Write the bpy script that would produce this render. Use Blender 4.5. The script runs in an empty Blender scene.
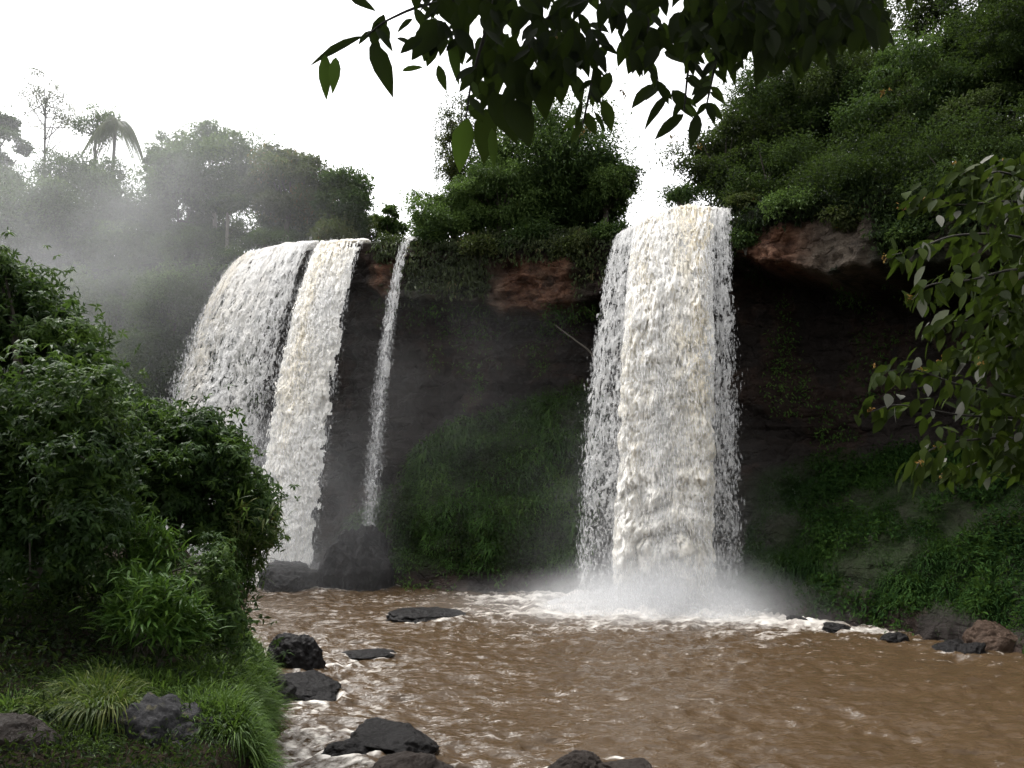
import bpy, bmesh, math, random
import numpy as np

# ------------------------------------------------------------------ camera, sky, sun, exposure
sc = bpy.context.scene
COL = sc.collection
CAM = np.array((0.0, 0.0, 5.0)); PITCH = math.radians(6.0); F = 788.0
cd = bpy.data.cameras.new('camera'); cam = bpy.data.objects.new('camera', cd); COL.objects.link(cam)
cam.location = CAM; cam.rotation_euler = (math.pi / 2 + PITCH, 0, 0)
cd.sensor_width = 36.0; cd.lens = 36.0 * F / 1024.0; cd.clip_start = 0.05; cd.clip_end = 2000
cd.dof.use_dof = True; cd.dof.focus_distance = 31.0; cd.dof.aperture_fstop = 11.0
sc.camera = cam

SUN_EL, SUN_AZ = math.radians(62), math.radians(-55)     # azimuth from +Y (away from camera), negative = left
w = bpy.data.worlds.new('World'); sc.world = w; w.use_nodes = True
nt = w.node_tree; bg = nt.nodes['Background']
sky = nt.nodes.new('ShaderNodeTexSky'); sky.sky_type = 'NISHITA'; sky.sun_disc = False
sky.sun_elevation = SUN_EL; sky.sun_rotation = SUN_AZ; sky.dust_density = 4.0; sky.air_density = 1.0
hs = nt.nodes.new('ShaderNodeHueSaturation'); hs.inputs['Saturation'].default_value = 0.05
hs.inputs['Value'].default_value = 1.0
nt.links.new(sky.outputs[0], hs.inputs['Color']); nt.links.new(hs.outputs[0], bg.inputs['Color'])
bg.inputs['Strength'].default_value = 0.15
sl = bpy.data.lights.new('sun', 'SUN'); sl.energy = 1.0; sl.angle = math.radians(20); sl.color = (1.0, 0.96, 0.9)
so = bpy.data.objects.new('sun', sl); COL.objects.link(so)
so.rotation_euler = (math.pi / 2 - SUN_EL, 0, math.pi - SUN_AZ)
sc.view_settings.view_transform = 'Standard'; sc.view_settings.look = 'None'
sc.view_settings.exposure = 1.65; sc.view_settings.gamma = 1.0; sc.view_settings.use_curve_mapping = False
cy = sc.cycles
cy.max_bounces = 6; cy.diffuse_bounces = 3; cy.glossy_bounces = 3; cy.transmission_bounces = 4
cy.volume_bounces = 1; cy.transparent_max_bounces = 24; cy.use_denoising = True
cy.volume_step_rate = 1.0; cy.volume_max_steps = 96
cy.use_adaptive_sampling = True; cy.adaptive_threshold = 0.015
cy.caustics_reflective = False; cy.caustics_refractive = False

# ------------------------------------------------------------------ helpers
R = np.random.default_rng(11)
cP, sP = math.cos(PITCH), math.sin(PITCH)
def at(px, py, Y):
    """world point seen in the photograph at (px, py), on the upright plane Y metres ahead"""
    px = np.asarray(px, float); py = np.asarray(py, float); Y = np.asarray(Y, float)
    dx = (px - 512) / F; dy = -(py - 384) / F
    d = np.stack(np.broadcast_arrays(dx, cP - dy * sP, sP + dy * cP), -1)
    return CAM + d * (Y[..., None] / d[..., 1:2] if Y.ndim else Y / d[..., 1:2])
def wat(px, py, z=0.0):
    """point of the water level seen at (px, py)"""
    dx = (px - 512) / F; dy = -(py - 384) / F
    d = np.array((dx, cP - dy * sP, sP + dy * cP)); return CAM + d * ((z - 5.0) / d[2])
def nrm(v): return v / np.maximum(np.linalg.norm(v, axis=-1, keepdims=True), 1e-9)

def _h(ix, iy, iz, seed):
    n = (ix.astype(np.uint32) * np.uint32(374761393) + iy.astype(np.uint32) * np.uint32(668265263)
         + iz.astype(np.uint32) * np.uint32(2147483647) + np.uint32(seed * 1013904223 & 0xffffffff))
    n = (n ^ (n >> np.uint32(13))) * np.uint32(1274126177)
    n = (n ^ (n >> np.uint32(15))) * np.uint32(2246822519)
    n = n ^ (n >> np.uint32(16))
    return n.astype(np.float32) / np.float32(4294967295.0)
def vn(x, y, z=None, seed=0):
    x = np.asarray(x, np.float32); y = np.asarray(y, np.float32)
    z = np.zeros_like(x) if z is None else np.asarray(z, np.float32)
    xi, yi, zi = np.floor(x), np.floor(y), np.floor(z)
    fx, fy, fz = x - xi, y - yi, z - zi
    fx = fx * fx * (3 - 2 * fx); fy = fy * fy * (3 - 2 * fy); fz = fz * fz * (3 - 2 * fz)
    xi, yi, zi = xi.astype(np.int64), yi.astype(np.int64), zi.astype(np.int64)
    o = 0
    for a in (0, 1):
        wx = fx if a else 1 - fx
        for b in (0, 1):
            wy = fy if b else 1 - fy
            for c in (0, 1):
                wz = fz if c else 1 - fz
                o = o + wx * wy * wz * _h(xi + a, yi + b, zi + c, seed)
    return o * 2 - 1
def fbm(x, y, z=None, oct=4, seed=0, gain=0.5, lac=2.03):
    o = 0; a = 1.0; s = 0
    x = np.asarray(x, np.float32); y = np.asarray(y, np.float32)
    z = None if z is None else np.asarray(z, np.float32)
    for k in range(oct):
        o = o + a * vn(x, y, z, seed + 17 * k); s += a; a *= gain
        x = x * lac + 3.7; y = y * lac + 9.1
        if z is not None: z = z * lac + 5.3
    return o / s
def sstep(a, b, x):
    t = np.clip((x - a) / (b - a), 0, 1); return t * t * (3 - 2 * t)

def mk(name, V, faces, mat, parent=None, smooth=True, attrs=None, origin=None):
    V = np.asarray(V, np.float32)
    if parent is not None and 'org' in parent: V = V - np.array(parent['org'], np.float32)
    elif origin is not None: V = V - np.asarray(origin, np.float32)
    me = bpy.data.meshes.new(name)
    faces = [np.asarray(f, np.int64) for f in faces if len(f)]
    nl = sum(f.size for f in faces); npoly = sum(len(f) for f in faces)
    me.vertices.add(len(V)); me.vertices.foreach_set('co', V.ravel())
    me.loops.add(nl); me.loops.foreach_set('vertex_index', np.concatenate([f.ravel() for f in faces]).astype(np.int32))
    ls = []; o = 0
    for f in faces:
        k = f.shape[1]; ls.append(o + np.arange(len(f)) * k); o += f.size
    me.polygons.add(npoly); me.polygons.foreach_set('loop_start', np.concatenate(ls).astype(np.int32))
    me.polygons.foreach_set('use_smooth', np.full(npoly, smooth))
    for k, a in (attrs or {}).items():
        at_ = me.attributes.new(k, 'FLOAT', 'POINT'); at_.data.foreach_set('value', np.asarray(a, np.float32).ravel())
    me.update(calc_edges=True)
    if mat is not None: me.materials.append(mat)
    ob = bpy.data.objects.new(name, me); COL.objects.link(ob)
    if parent is not None: ob.parent = parent
    elif origin is not None: ob.location = origin
    return ob
def tag(o, label=None, cat=None, group=None, kind=None):
    if label: o['label'] = label
    if cat: o['category'] = cat
    if group: o['group'] = group
    if kind: o['kind'] = kind
    return o
def empty(name, loc, label, cat, group=None):
    o = bpy.data.objects.new(name, None); COL.objects.link(o); o.location = loc
    o['org'] = [float(c) for c in loc]; o.empty_display_size = 0.3
    return tag(o, label, cat, group)

class Acc:
    """collects pieces of one mesh"""
    def __init__(s): s.V = []; s.T = []; s.Q = []; s.r = []; s.n = 0
    def add(s, V, T=None, Q=None, r=0.5):
        V = np.asarray(V, np.float32).reshape(-1, 3)
        if T is not None and len(T): s.T.append(np.asarray(T) + s.n)
        if Q is not None and len(Q): s.Q.append(np.asarray(Q) + s.n)
        r = np.broadcast_to(np.asarray(r, np.float32), (len(V),)) if np.ndim(r) == 0 else np.asarray(r, np.float32)
        s.V.append(V); s.r.append(r); s.n += len(V)
    def build(s, name, mat, parent=None, smooth=False, origin=None):
        f = []
        if s.Q: f.append(np.concatenate(s.Q))
        if s.T: f.append(np.concatenate(s.T))
        return mk(name, np.concatenate(s.V), f, mat, parent, smooth, {'rnd': np.concatenate(s.r)}, origin)

def frame(D, N):
    D = nrm(D); S = nrm(np.cross(D, N)); return D, S, nrm(np.cross(S, D))
def leaves4(acc, P, D, N, L, W, r, fold=0.22, droop=0.12):
    n = len(P); D, S, N = frame(D, N); L = np.broadcast_to(L, n)[:, None]; W = np.broadcast_to(W, n)[:, None]
    a = P; b = P + D * L * .45 + S * W * .5 + N * W * fold; c = P + D * L - N * L * droop
    d = P + D * L * .45 - S * W * .5 + N * W * fold
    V = np.stack([a, b, c, d], 1).reshape(-1, 3)
    acc.add(V, Q=(np.arange(n) * 4)[:, None] + np.array([0, 1, 2, 3]), r=np.repeat(r, 4))
LT = np.array([.12, .32, .55, .78, .92]); LW = np.array([.55, .97, .95, .55, .2])
def leaves14(acc, P, D, N, L, W, r, fold=0.18, droop=0.15, wave=0.0):
    n = len(P); D, S, N = frame(D, N); L = np.broadcast_to(L, n)[:, None]; W = np.broadcast_to(W, n)[:, None]
    droop = np.broadcast_to(droop, n)[:, None]
    rows = [P]
    ph = R.uniform(0, 6, n)[:, None]
    for t, k in zip(LT, LW):
        m = P + D * L * (t - .12 * droop * t * t) - N * L * droop * t * t
        h = W * .5 * k
        e = N * (W * fold * k); wv = N * (W * wave * np.sin(ph + t * 11))
        rows += [m + S * h + e + wv, m, m - S * h + e - wv]
    rows.append(P + D * L * (1 - .12 * droop) - N * L * droop)
    V = np.stack(rows, 1).reshape(-1, 3); m = len(LT); base = (np.arange(n) * (3 * m + 2))[:, None]
    T = [[0, 2, 1], [0, 3, 2], [3 * m - 2, 3 * m - 1, 3 * m + 1], [3 * m - 1, 3 * m, 3 * m + 1]]
    Q = []
    for k in range(m - 1):
        o = 1 + 3 * k; Q += [[o, o + 1, o + 4, o + 3], [o + 1, o + 2, o + 5, o + 4]]
    acc.add(V, T=(base[:, :, None] + np.array(T)[None]).reshape(-1, 3),
            Q=(base[:, :, None] + np.array(Q)[None]).reshape(-1, 4), r=np.repeat(r, 3 * m + 2))
def blades(acc, P, D, L, W, bend, r, secs=3):
    """arching grass blades: start direction D, sagging under their weight"""
    n = len(P); D = nrm(D); L = np.broadcast_to(L, n)[:, None]; W = np.broadcast_to(W, n)[:, None]
    bend = np.broadcast_to(bend, n)[:, None]
    S = nrm(np.cross(D, np.array([0, 0, 1.0]) + R.normal(0, .25, (n, 3))))
    rows = []
    for k in range(secs):
        t = k / secs; m = P + D * L * t + np.array([0, 0, -1.0]) * L * bend * t * t; h = W * .5 * (1 - .6 * t)
        rows += [m - S * h, m + S * h]
    rows.append(P + D * L + np.array([0, 0, -1.0]) * L * bend)
    V = np.stack(rows, 1).reshape(-1, 3); base = (np.arange(n) * (2 * secs + 1))[:, None]
    Q = [[2 * k, 2 * k + 1, 2 * k + 3, 2 * k + 2] for k in range(secs - 1)]
    T = [[2 * secs - 2, 2 * secs - 1, 2 * secs]]
    acc.add(V, T=(base[:, :, None] + np.array(T)[None]).reshape(-1, 3),
            Q=(base[:, :, None] + np.array(Q)[None]).reshape(-1, 4), r=np.repeat(r, 2 * secs + 1))
def tube(acc, path, rad, sides=7, r=0.5):
    path = np.asarray(path, float); k = len(path); rad = np.broadcast_to(rad, k)
    tg = nrm(np.gradient(path, axis=0)); ref = np.array([.31, .77, .55]) if abs(tg[0] @ np.array([.31, .77, .55])) < .9 else np.array([1., 0, 0])
    A = nrm(np.cross(tg, ref)); B = np.cross(tg, A)
    th = np.linspace(0, 2 * math.pi, sides, endpoint=False)
    V = path[:, None] + rad[:, None, None] * (np.cos(th)[None, :, None] * A[:, None] + np.sin(th)[None, :, None] * B[:, None])
    Q = [[i * sides + j, i * sides + (j + 1) % sides, (i + 1) * sides + (j + 1) % sides, (i + 1) * sides + j]
         for i in range(k - 1) for j in range(sides)]
    acc.add(V.reshape(-1, 3), Q=Q, r=r)
def curve(pts, n=10):
    """smooth path through the points"""
    pts = np.asarray(pts, float); k = len(pts)
    P = np.vstack([2 * pts[0] - pts[1], pts, 2 * pts[-1] - pts[-2]]); out = []
    for i in range(k - 1):
        p0, p1, p2, p3 = P[i:i + 4]
        for t in np.linspace(0, 1, n, endpoint=False):
            out.append(.5 * ((2 * p1) + (p2 - p0) * t + (2 * p0 - 5 * p1 + 4 * p2 - p3) * t * t + (3 * p1 - p0 - 3 * p2 + p3) * t ** 3))
    out.append(pts[-1]); return np.array(out)

# ------------------------------------------------------------------ materials
def newmat(name):
    m = bpy.data.materials.new(name); m.use_nodes = True; t = m.node_tree
    for n in list(t.nodes): t.nodes.remove(n)
    return m, t, t.nodes.new('ShaderNodeOutputMaterial')
def node(t, kind, **kw):
    n = t.nodes.new(kind)
    for k, v in kw.items():
        if k in n.inputs: n.inputs[k].default_value = v
        else: setattr(n, k, v)
    return n
def ramp(t, fac, stops):
    n = t.nodes.new('ShaderNodeValToRGB'); e = n.color_ramp.elements
    while len(e) < len(stops): e.new(0.5)
    for el, (p, c) in zip(e, stops): el.position = p; el.color = (*c, 1) if len(c) == 3 else c
    t.links.new(fac, n.inputs[0]); return n.outputs[0]
def attr(t, name):
    n = t.nodes.new('ShaderNodeAttribute'); n.attribute_name = name; return n.outputs['Fac']
def pos(t): return t.nodes.new('ShaderNodeNewGeometry').outputs['Position']
def noise(t, vec, scale, detail=4, rough=.55, stretch=None):
    if stretch:
        mp = node(t, 'ShaderNodeMapping'); mp.inputs['Scale'].default_value = stretch
        t.links.new(vec, mp.inputs['Vector']); vec = mp.outputs[0]
    n = node(t, 'ShaderNodeTexNoise', Scale=scale, Detail=detail, Roughness=rough)
    t.links.new(vec, n.inputs['Vector']); return n.outputs['Fac']
def mix(t, fac, a, b):
    n = t.nodes.new('ShaderNodeMix'); n.data_type = 'RGBA'
    if isinstance(fac, (int, float)): n.inputs[0].default_value = fac
    else: t.links.new(fac, n.inputs[0])
    for s, v in ((6, a), (7, b)):
        if isinstance(v, tuple): n.inputs[s].default_value = (*v, 1)
        else: t.links.new(v, n.inputs[s])
    return n.outputs[2]
def math_(t, op, a, b=None, clamp=False):
    n = t.nodes.new('ShaderNodeMath'); n.operation = op; n.use_clamp = clamp
    for i, v in enumerate((a, b)):
        if v is None: continue
        if isinstance(v, (int, float)): n.inputs[i].default_value = v
        else: t.links.new(v, n.inputs[i])
    return n.outputs[0]
def bump(t, h, strength=.4, dist=.05):
    n = node(t, 'ShaderNodeBump', Strength=strength, Distance=dist); t.links.new(h, n.inputs['Height']); return n.outputs[0]

def leaf_mat(name, dark, mid, light, trans=.35, rough=.55, spec=.15, extra=None):
    m, t, out = newmat(name)
    stops = [(0.0, dark), (.5, mid), (.93, light)] + ([(1.0, extra)] if extra else [])
    c = ramp(t, attr(t, 'rnd'), stops)
    p = node(t, 'ShaderNodeBsdfPrincipled', Roughness=rough); p.inputs['Specular IOR Level'].default_value = spec
    tr = node(t, 'ShaderNodeBsdfTranslucent'); mx = node(t, 'ShaderNodeMixShader'); mx.inputs[0].default_value = trans
    t.links.new(c, p.inputs['Base Color']); t.links.new(mix(t, .35, c, (.10, .16, .02)), tr.inputs[0])
    t.links.new(p.outputs[0], mx.inputs[1]); t.links.new(tr.outputs[0], mx.inputs[2]); t.links.new(mx.outputs[0], out.inputs[0])
    return m
M = {}
M['leaf'] = leaf_mat('forest_leaf', (.018, .034, .012), (.035, .065, .02), (.075, .12, .03))
M['leaf_pale'] = leaf_mat('pale_leaf', (.03, .05, .016), (.055, .095, .028), (.10, .16, .04))
M['leaf_olive'] = leaf_mat('olive_leaf', (.028, .036, .013), (.05, .062, .02), (.09, .11, .035), extra=(.14, .09, .03))
M['leaf_near'] = leaf_mat('glossy_leaf', (.018, .038, .012), (.036, .072, .018), (.078, .13, .028), rough=.45, spec=.14)
M['leaf_bamboo'] = leaf_mat('lance_leaf', (.026, .060, .012), (.050, .110, .018), (.10, .18, .03), rough=.45, spec=.18)
M['leaf_tip'] = leaf_mat('bronze_lance_leaf', (.025, .05, .014), (.05, .08, .02), (.09, .10, .03), extra=(.14, .055, .025), rough=.45, spec=.18)
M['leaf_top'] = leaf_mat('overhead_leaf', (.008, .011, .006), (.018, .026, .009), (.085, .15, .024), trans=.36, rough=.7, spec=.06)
M['leaf_right'] = leaf_mat('silver_backed_leaf', (.010, .016, .004), (.024, .038, .006), (.055, .075, .012), trans=.3, rough=.6, spec=.04, extra=(.19, .19, .165))
M['grass'] = leaf_mat('grass_blade', (.026, .052, .010), (.048, .092, .016), (.10, .165, .03), trans=.4, rough=.5)
M['grass_dry'] = leaf_mat('yellowing_grass', (.022, .042, .010), (.048, .075, .016), (.11, .125, .03), trans=.4, rough=.5)
M['fern'] = leaf_mat('slope_fern', (.021, .046, .012), (.042, .090, .020), (.08, .14, .03), trans=.3, rough=.7, spec=.08)
M['fern_shade_tint'] = leaf_mat('shade_tinted_grass', (.008, .022, .006), (.017, .042, .010), (.036, .075, .015), trans=.3, rough=.7, spec=.05)  # fern copy darkened to carry the gloom under overhang and trees
M['leaf_shade_tint'] = leaf_mat('shade_tinted_forest_leaf', (.007, .012, .005), (.014, .025, .009), (.034, .056, .017), spec=.08)  # forest leaf copy with shade put into its colour, mostly for right-hand trees
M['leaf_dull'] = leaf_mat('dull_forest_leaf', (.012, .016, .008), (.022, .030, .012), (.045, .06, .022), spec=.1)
M['vine'] = leaf_mat('hanging_vine', (.022, .030, .013), (.036, .048, .018), (.06, .08, .025), trans=.25, rough=.6, spec=.2, extra=(.12, .10, .05))
M['flower'] = leaf_mat('withered_flower', (.20, .10, .03), (.34, .18, .05), (.42, .30, .10), trans=.3, rough=.6)

def bark(name, a, b):
    m, t, out = newmat(name); p = node(t, 'ShaderNodeBsdfPrincipled', Roughness=.85); g = pos(t)
    n = noise(t, g, 9, 6, .65, (1, 1, .25)); t.links.new(mix(t, n, a, b), p.inputs['Base Color'])
    t.links.new(bump(t, n, .6, .03), p.inputs['Normal']); t.links.new(p.outputs[0], out.inputs[0]); return m
M['bark'] = bark('dark_bark', (.035, .028, .02), (.09, .08, .065))
M['bark_pale'] = bark('pale_bark', (.12, .11, .095), (.26, .24, .21))
M['twig'] = bark('twig_bark', (.012, .010, .008), (.028, .022, .015))

def rock_mat(name, a, b, moss=0.0, rough=.45, lichen=None, spec=.12):
    m, t, out = newmat(name); p = node(t, 'ShaderNodeBsdfPrincipled'); g = pos(t); p.inputs['Specular IOR Level'].default_value = spec
    n = noise(t, g, 2.2, 8, .65); n2 = noise(t, g, 14, 6, .7)
    c = mix(t, n, a, b)
    if lichen: c = mix(t, ramp(t, noise(t, g, 9, 3, .6), [(.58, (0, 0, 0)), (.68, (1, 1, 1))]), c, lichen)
    t.links.new(c, p.inputs['Base Color'])
    t.links.new(ramp(t, n2, [(.3, (rough - .18,) * 3), (.7, (rough + .2,) * 3)]), p.inputs['Roughness'])
    vo = node(t, 'ShaderNodeTexVoronoi', Scale=7.0); t.links.new(g, vo.inputs['Vector'])
    hh = math_(t, 'ADD', n2, math_(t, 'MULTIPLY', vo.outputs['Distance'], .6))
    t.links.new(bump(t, hh, .9, .06), p.inputs['Normal']); t.links.new(p.outputs[0], out.inputs[0]); return m
M['rock'] = rock_mat('wet_basalt', (.004, .0038, .0038), (.014, .0125, .0125), rough=.42)
M['rock_brown'] = rock_mat('brown_wet_rock', (.010, .008, .0065), (.030, .022, .018), rough=.5)
M['rock_lichen'] = rock_mat('lichened_boulder', (.010, .010, .010), (.045, .044, .047), rough=.65, lichen=(.06, .055, .036), spec=.08)
M['rock_red'] = rock_mat('reddish_rock', (.02, .014, .010), (.075, .048, .034), rough=.65)

def cliff_mat():
    m, t, out = newmat('basalt_cliff'); p = node(t, 'ShaderNodeBsdfPrincipled'); g = pos(t); p.inputs['Specular IOR Level'].default_value = .1
    st = noise(t, g, .8, 8, .62, (.35, .35, 3.0)); n = noise(t, g, 1.6, 8, .65); n3 = noise(t, g, .55, 4, .6)
    c = mix(t, st, (.007, .006, .006), (.029, .023, .020))
    red = math_(t, 'MULTIPLY', attr(t, 'red'), ramp(t, n, [(.3, (.25,) * 3), (.6, (1,) * 3)]), True)
    rc = ramp(t, noise(t, g, 2.4, 8, .7, (1, 1, 1.6)), [(.3, (.022, .011, .008)), (.5, (.105, .050, .030)), (.72, (.19, .115, .076))])
    c = mix(t, red, c, rc)
    gr = math_(t, 'MULTIPLY', attr(t, 'pale'), ramp(t, n, [(.35, (.2,) * 3), (.6, (1,) * 3)]), True)
    c = mix(t, gr, c, (.105, .085, .066))
    ms = math_(t, 'MULTIPLY', attr(t, 'moss'), ramp(t, n3, [(.35, (.45,) * 3), (.6, (1,) * 3)]), True)
    c = mix(t, ms, c, mix(t, n, (.008, .014, .005), (.018, .032, .009)))
    t.links.new(c, p.inputs['Base Color']); p.inputs['Roughness'].default_value = .62
    vo = node(t, 'ShaderNodeTexVoronoi', Scale=.8, feature='DISTANCE_TO_EDGE'); mp = node(t, 'ShaderNodeMapping'); mp.inputs['Scale'].default_value = (1, 1, 1.7)
    wv = node(t, 'ShaderNodeVectorMath', operation='ADD'); nzc = node(t, 'ShaderNodeTexNoise', Scale=1.3, Detail=4); t.links.new(g, nzc.inputs['Vector'])
    t.links.new(g, wv.inputs[0]); t.links.new(nzc.outputs['Color'], wv.inputs[1]); t.links.new(wv.outputs[0], mp.inputs['Vector']); t.links.new(mp.outputs[0], vo.inputs['Vector'])
    crk = math_(t, 'MINIMUM', math_(t, 'MULTIPLY', vo.outputs['Distance'], 3.0), .28)
    t.links.new(bump(t, math_(t, 'ADD', math_(t, 'ADD', n, st), crk), 1.0, .25), p.inputs['Normal']); t.links.new(p.outputs[0], out.inputs[0]); return m
M['cliff'] = cliff_mat()
def soil_mat():
    m, t, out = newmat('damp_soil'); p = node(t, 'ShaderNodeBsdfPrincipled', Roughness=.95); g = pos(t); p.inputs['Specular IOR Level'].default_value = .05
    n = noise(t, g, 3, 8, .65); t.links.new(mix(t, n, (.008, .006, .004), (.022, .017, .011)), p.inputs['Base Color'])
    t.links.new(bump(t, n, .8, .1), p.inputs['Normal']); t.links.new(p.outputs[0], out.inputs[0]); return m
M['soil'] = soil_mat()
def water_mat():
    m, t, out = newmat('murky_water'); p = node(t, 'ShaderNodeBsdfPrincipled'); g = pos(t)
    p.inputs['IOR'].default_value = 1.33
    big = noise(t, g, .5, 4, .5, (.5, 1.1, 1)); fine = noise(t, g, 5.5, 5, .6, (.55, 1.2, 1)); mid = noise(t, g, 1.9, 5, .6, (.5, 1.25, 1))
    c = mix(t, big, (.044, .028, .0145), (.064, .041, .022))
    fo = attr(t, 'foam')
    fn = noise(t, g, 7, 8, .72, (.6, 1.15, 1))
    f = math_(t, 'SUBTRACT', math_(t, 'ADD', fo, math_(t, 'MULTIPLY', fn, .9)), .72)
    f = ramp(t, f, [(.0, (0, 0, 0)), (.12, (.25,) * 3), (.35, (.85,) * 3), (.7, (1,) * 3)])
    c = mix(t, f, c, (.62, .585, .54))
    t.links.new(c, p.inputs['Base Color'])
    t.links.new(ramp(t, f, [(0, (.07,) * 3), (.5, (.6,) * 3)]), p.inputs['Roughness'])
    hh = math_(t, 'ADD', math_(t, 'MULTIPLY', mid, 1.6), math_(t, 'ADD', math_(t, 'MULTIPLY', fine, .7), math_(t, 'MULTIPLY', f, .4)))
    t.links.new(bump(t, hh, .6, .13), p.inputs['Normal']); t.links.new(p.outputs[0], out.inputs[0]); return m
M['water'] = water_mat()
def fall_mat(name, white, tan, clear=0.0):
    m, t, out = newmat(name); g = pos(t)
    c = mix(t, attr(t, 'tan'), white, tan)
    d = node(t, 'ShaderNodeBsdfPrincipled', Roughness=.55); d.inputs['Specular IOR Level'].default_value = .3
    tr = node(t, 'ShaderNodeBsdfTranslucent'); mx = node(t, 'ShaderNodeMixShader'); mx.inputs[0].default_value = .45
    n = noise(t, g, 6, 6, .7, (1, 1, .55)); nb = bump(t, n, .35, .05)
    # light scatters many times inside aerated water, so its shading is far softer than its surface
    vm = node(t, 'ShaderNodeVectorMath', operation='ADD'); sc_ = node(t, 'ShaderNodeVectorMath', operation='SCALE'); sc_.inputs['Scale'].default_value = .75
    t.links.new(nb, sc_.inputs[0]); t.links.new(sc_.outputs[0], vm.inputs[0]); vm.inputs[1].default_value = (0, -.35, .55)
    vn_ = node(t, 'ShaderNodeVectorMath', operation='NORMALIZE'); t.links.new(vm.outputs[0], vn_.inputs[0])
    t.links.new(c, d.inputs['Base Color']); t.links.new(c, tr.inputs[0]); t.links.new(vn_.outputs[0], d.inputs['Normal'])
    t.links.new(d.outputs[0], mx.inputs[1]); t.links.new(tr.outputs[0], mx.inputs[2]); last = mx.outputs[0]
    if clear:
        cl = node(t, 'ShaderNodeBsdfTransparent'); m2 = node(t, 'ShaderNodeMixShader'); m2.inputs[0].default_value = clear
        t.links.new(last, m2.inputs[1]); t.links.new(cl.outputs[0], m2.inputs[2]); last = m2.outputs[0]
    t.links.new(last, out.inputs[0]); return m
M['veil'] = fall_mat('thin_falling_water', (.86, .85, .835), (.72, .62, .44), .42)
M['fall'] = fall_mat('falling_water', (.90, .885, .855), (.80, .70, .50))
M['drop'] = fall_mat('water_drops', (.80, .80, .80), (.66, .55, .36), .75)

# ------------------------------------------------------------------ ground, cliff, pool
XE_Y = [-60, 3, 6, 9, 10.5, 12, 14, 16, 18, 20, 22, 26, 33, 42]
XE_X = [-1.2, -1.2, -1.6, -2.0, -2.6, -3.3, -4.15, -4.8, -5.3, -5.85, -6.7, -8.6, -12, -17]
def ground_z(x, y):
    x = np.asarray(x, float); y = np.asarray(y, float)
    hb = 3.4 - .42 * (y - 1.0); hb = np.minimum(hb, 3.5)
    xe = np.interp(y, XE_Y, XE_X); k = np.interp(y, [9, 14, 18, 22], [2.3, 1.5, 1.7, 1.1])
    hl = np.minimum(k * (xe - x), 2.2 + .12 * np.maximum(xe - x - 1, 0)); hl = np.where(hl > 0, hl, hl * .8)
    h = np.maximum(np.maximum(hb, hl), -1.6)
    return h + .14 * fbm(x * .9, y * .9, oct=4, seed=5) * np.clip(h + 1.6, 0, 1)
def build_ground():
    a = np.linspace(-1, 1, 261); xs = 12 * a + 400 * a ** 7 - 3; ys = 14 * a + 500 * a ** 7 + 9
    X, Y = np.meshgrid(xs, ys); Z = ground_z(X, Y)
    n, k = X.shape; i = np.arange(n * k).reshape(n, k)
    Q = np.stack([i[:-1, :-1], i[:-1, 1:], i[1:, 1:], i[1:, :-1]], -1).reshape(-1, 4)
    tag(mk('ground', np.stack([X, Y, Z], -1).reshape(-1, 3), [Q], M['soil']), 'dark damp soil bank under the plants beside the river', 'ground', kind='structure')
build_ground()

# px, Ylip, pylip, band, recess, talus top, talus reach
CK = np.array([
    (-700, 52, 300, 1.0, 0.6, 4.0, 3.0), (-200, 46, 285, 1.0, .6, 4.0, 3.0), (60, 44, 272, 1.0, 1.0, 4.0, 3.0), (150, 42.5, 266, .9, 1.2, 3.5, 2.5),
    (235, 40, 262, .8, 1.5, 3, 2), (300, 38, 252, .8, 2.0, 2.5, 2), (372, 36.4, 243, 2.4, 1.2, 3, 2.0),
    (430, 35.8, 241, 3.2, 1.5, 7, 3.0), (520, 35.4, 240, 3.3, 2.3, 9.0, 4.2), (585, 34.9, 238, 3.2, 2.4, 9.6, 4.4),
    (640, 33.4, 238, 1.2, 1.6, 5, 2.2), (730, 31.6, 222, 1.0, 2.4, 5, 2.6), (770, 30.4, 204, 2.9, 4.6, 6.0, 6.2),
    (880, 27.6, 190, 2.8, 5.6, 6.4, 7.8), (1024, 24.2, 165, 3.2, 5.2, 6.6, 7.6), (1250, 19.5, 120, 3, 2.5, 6.5, 5.5), (1700, 12.5, 10, 3, 2, 6.5, 5)])
NS, NZ = 760, 190
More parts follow.
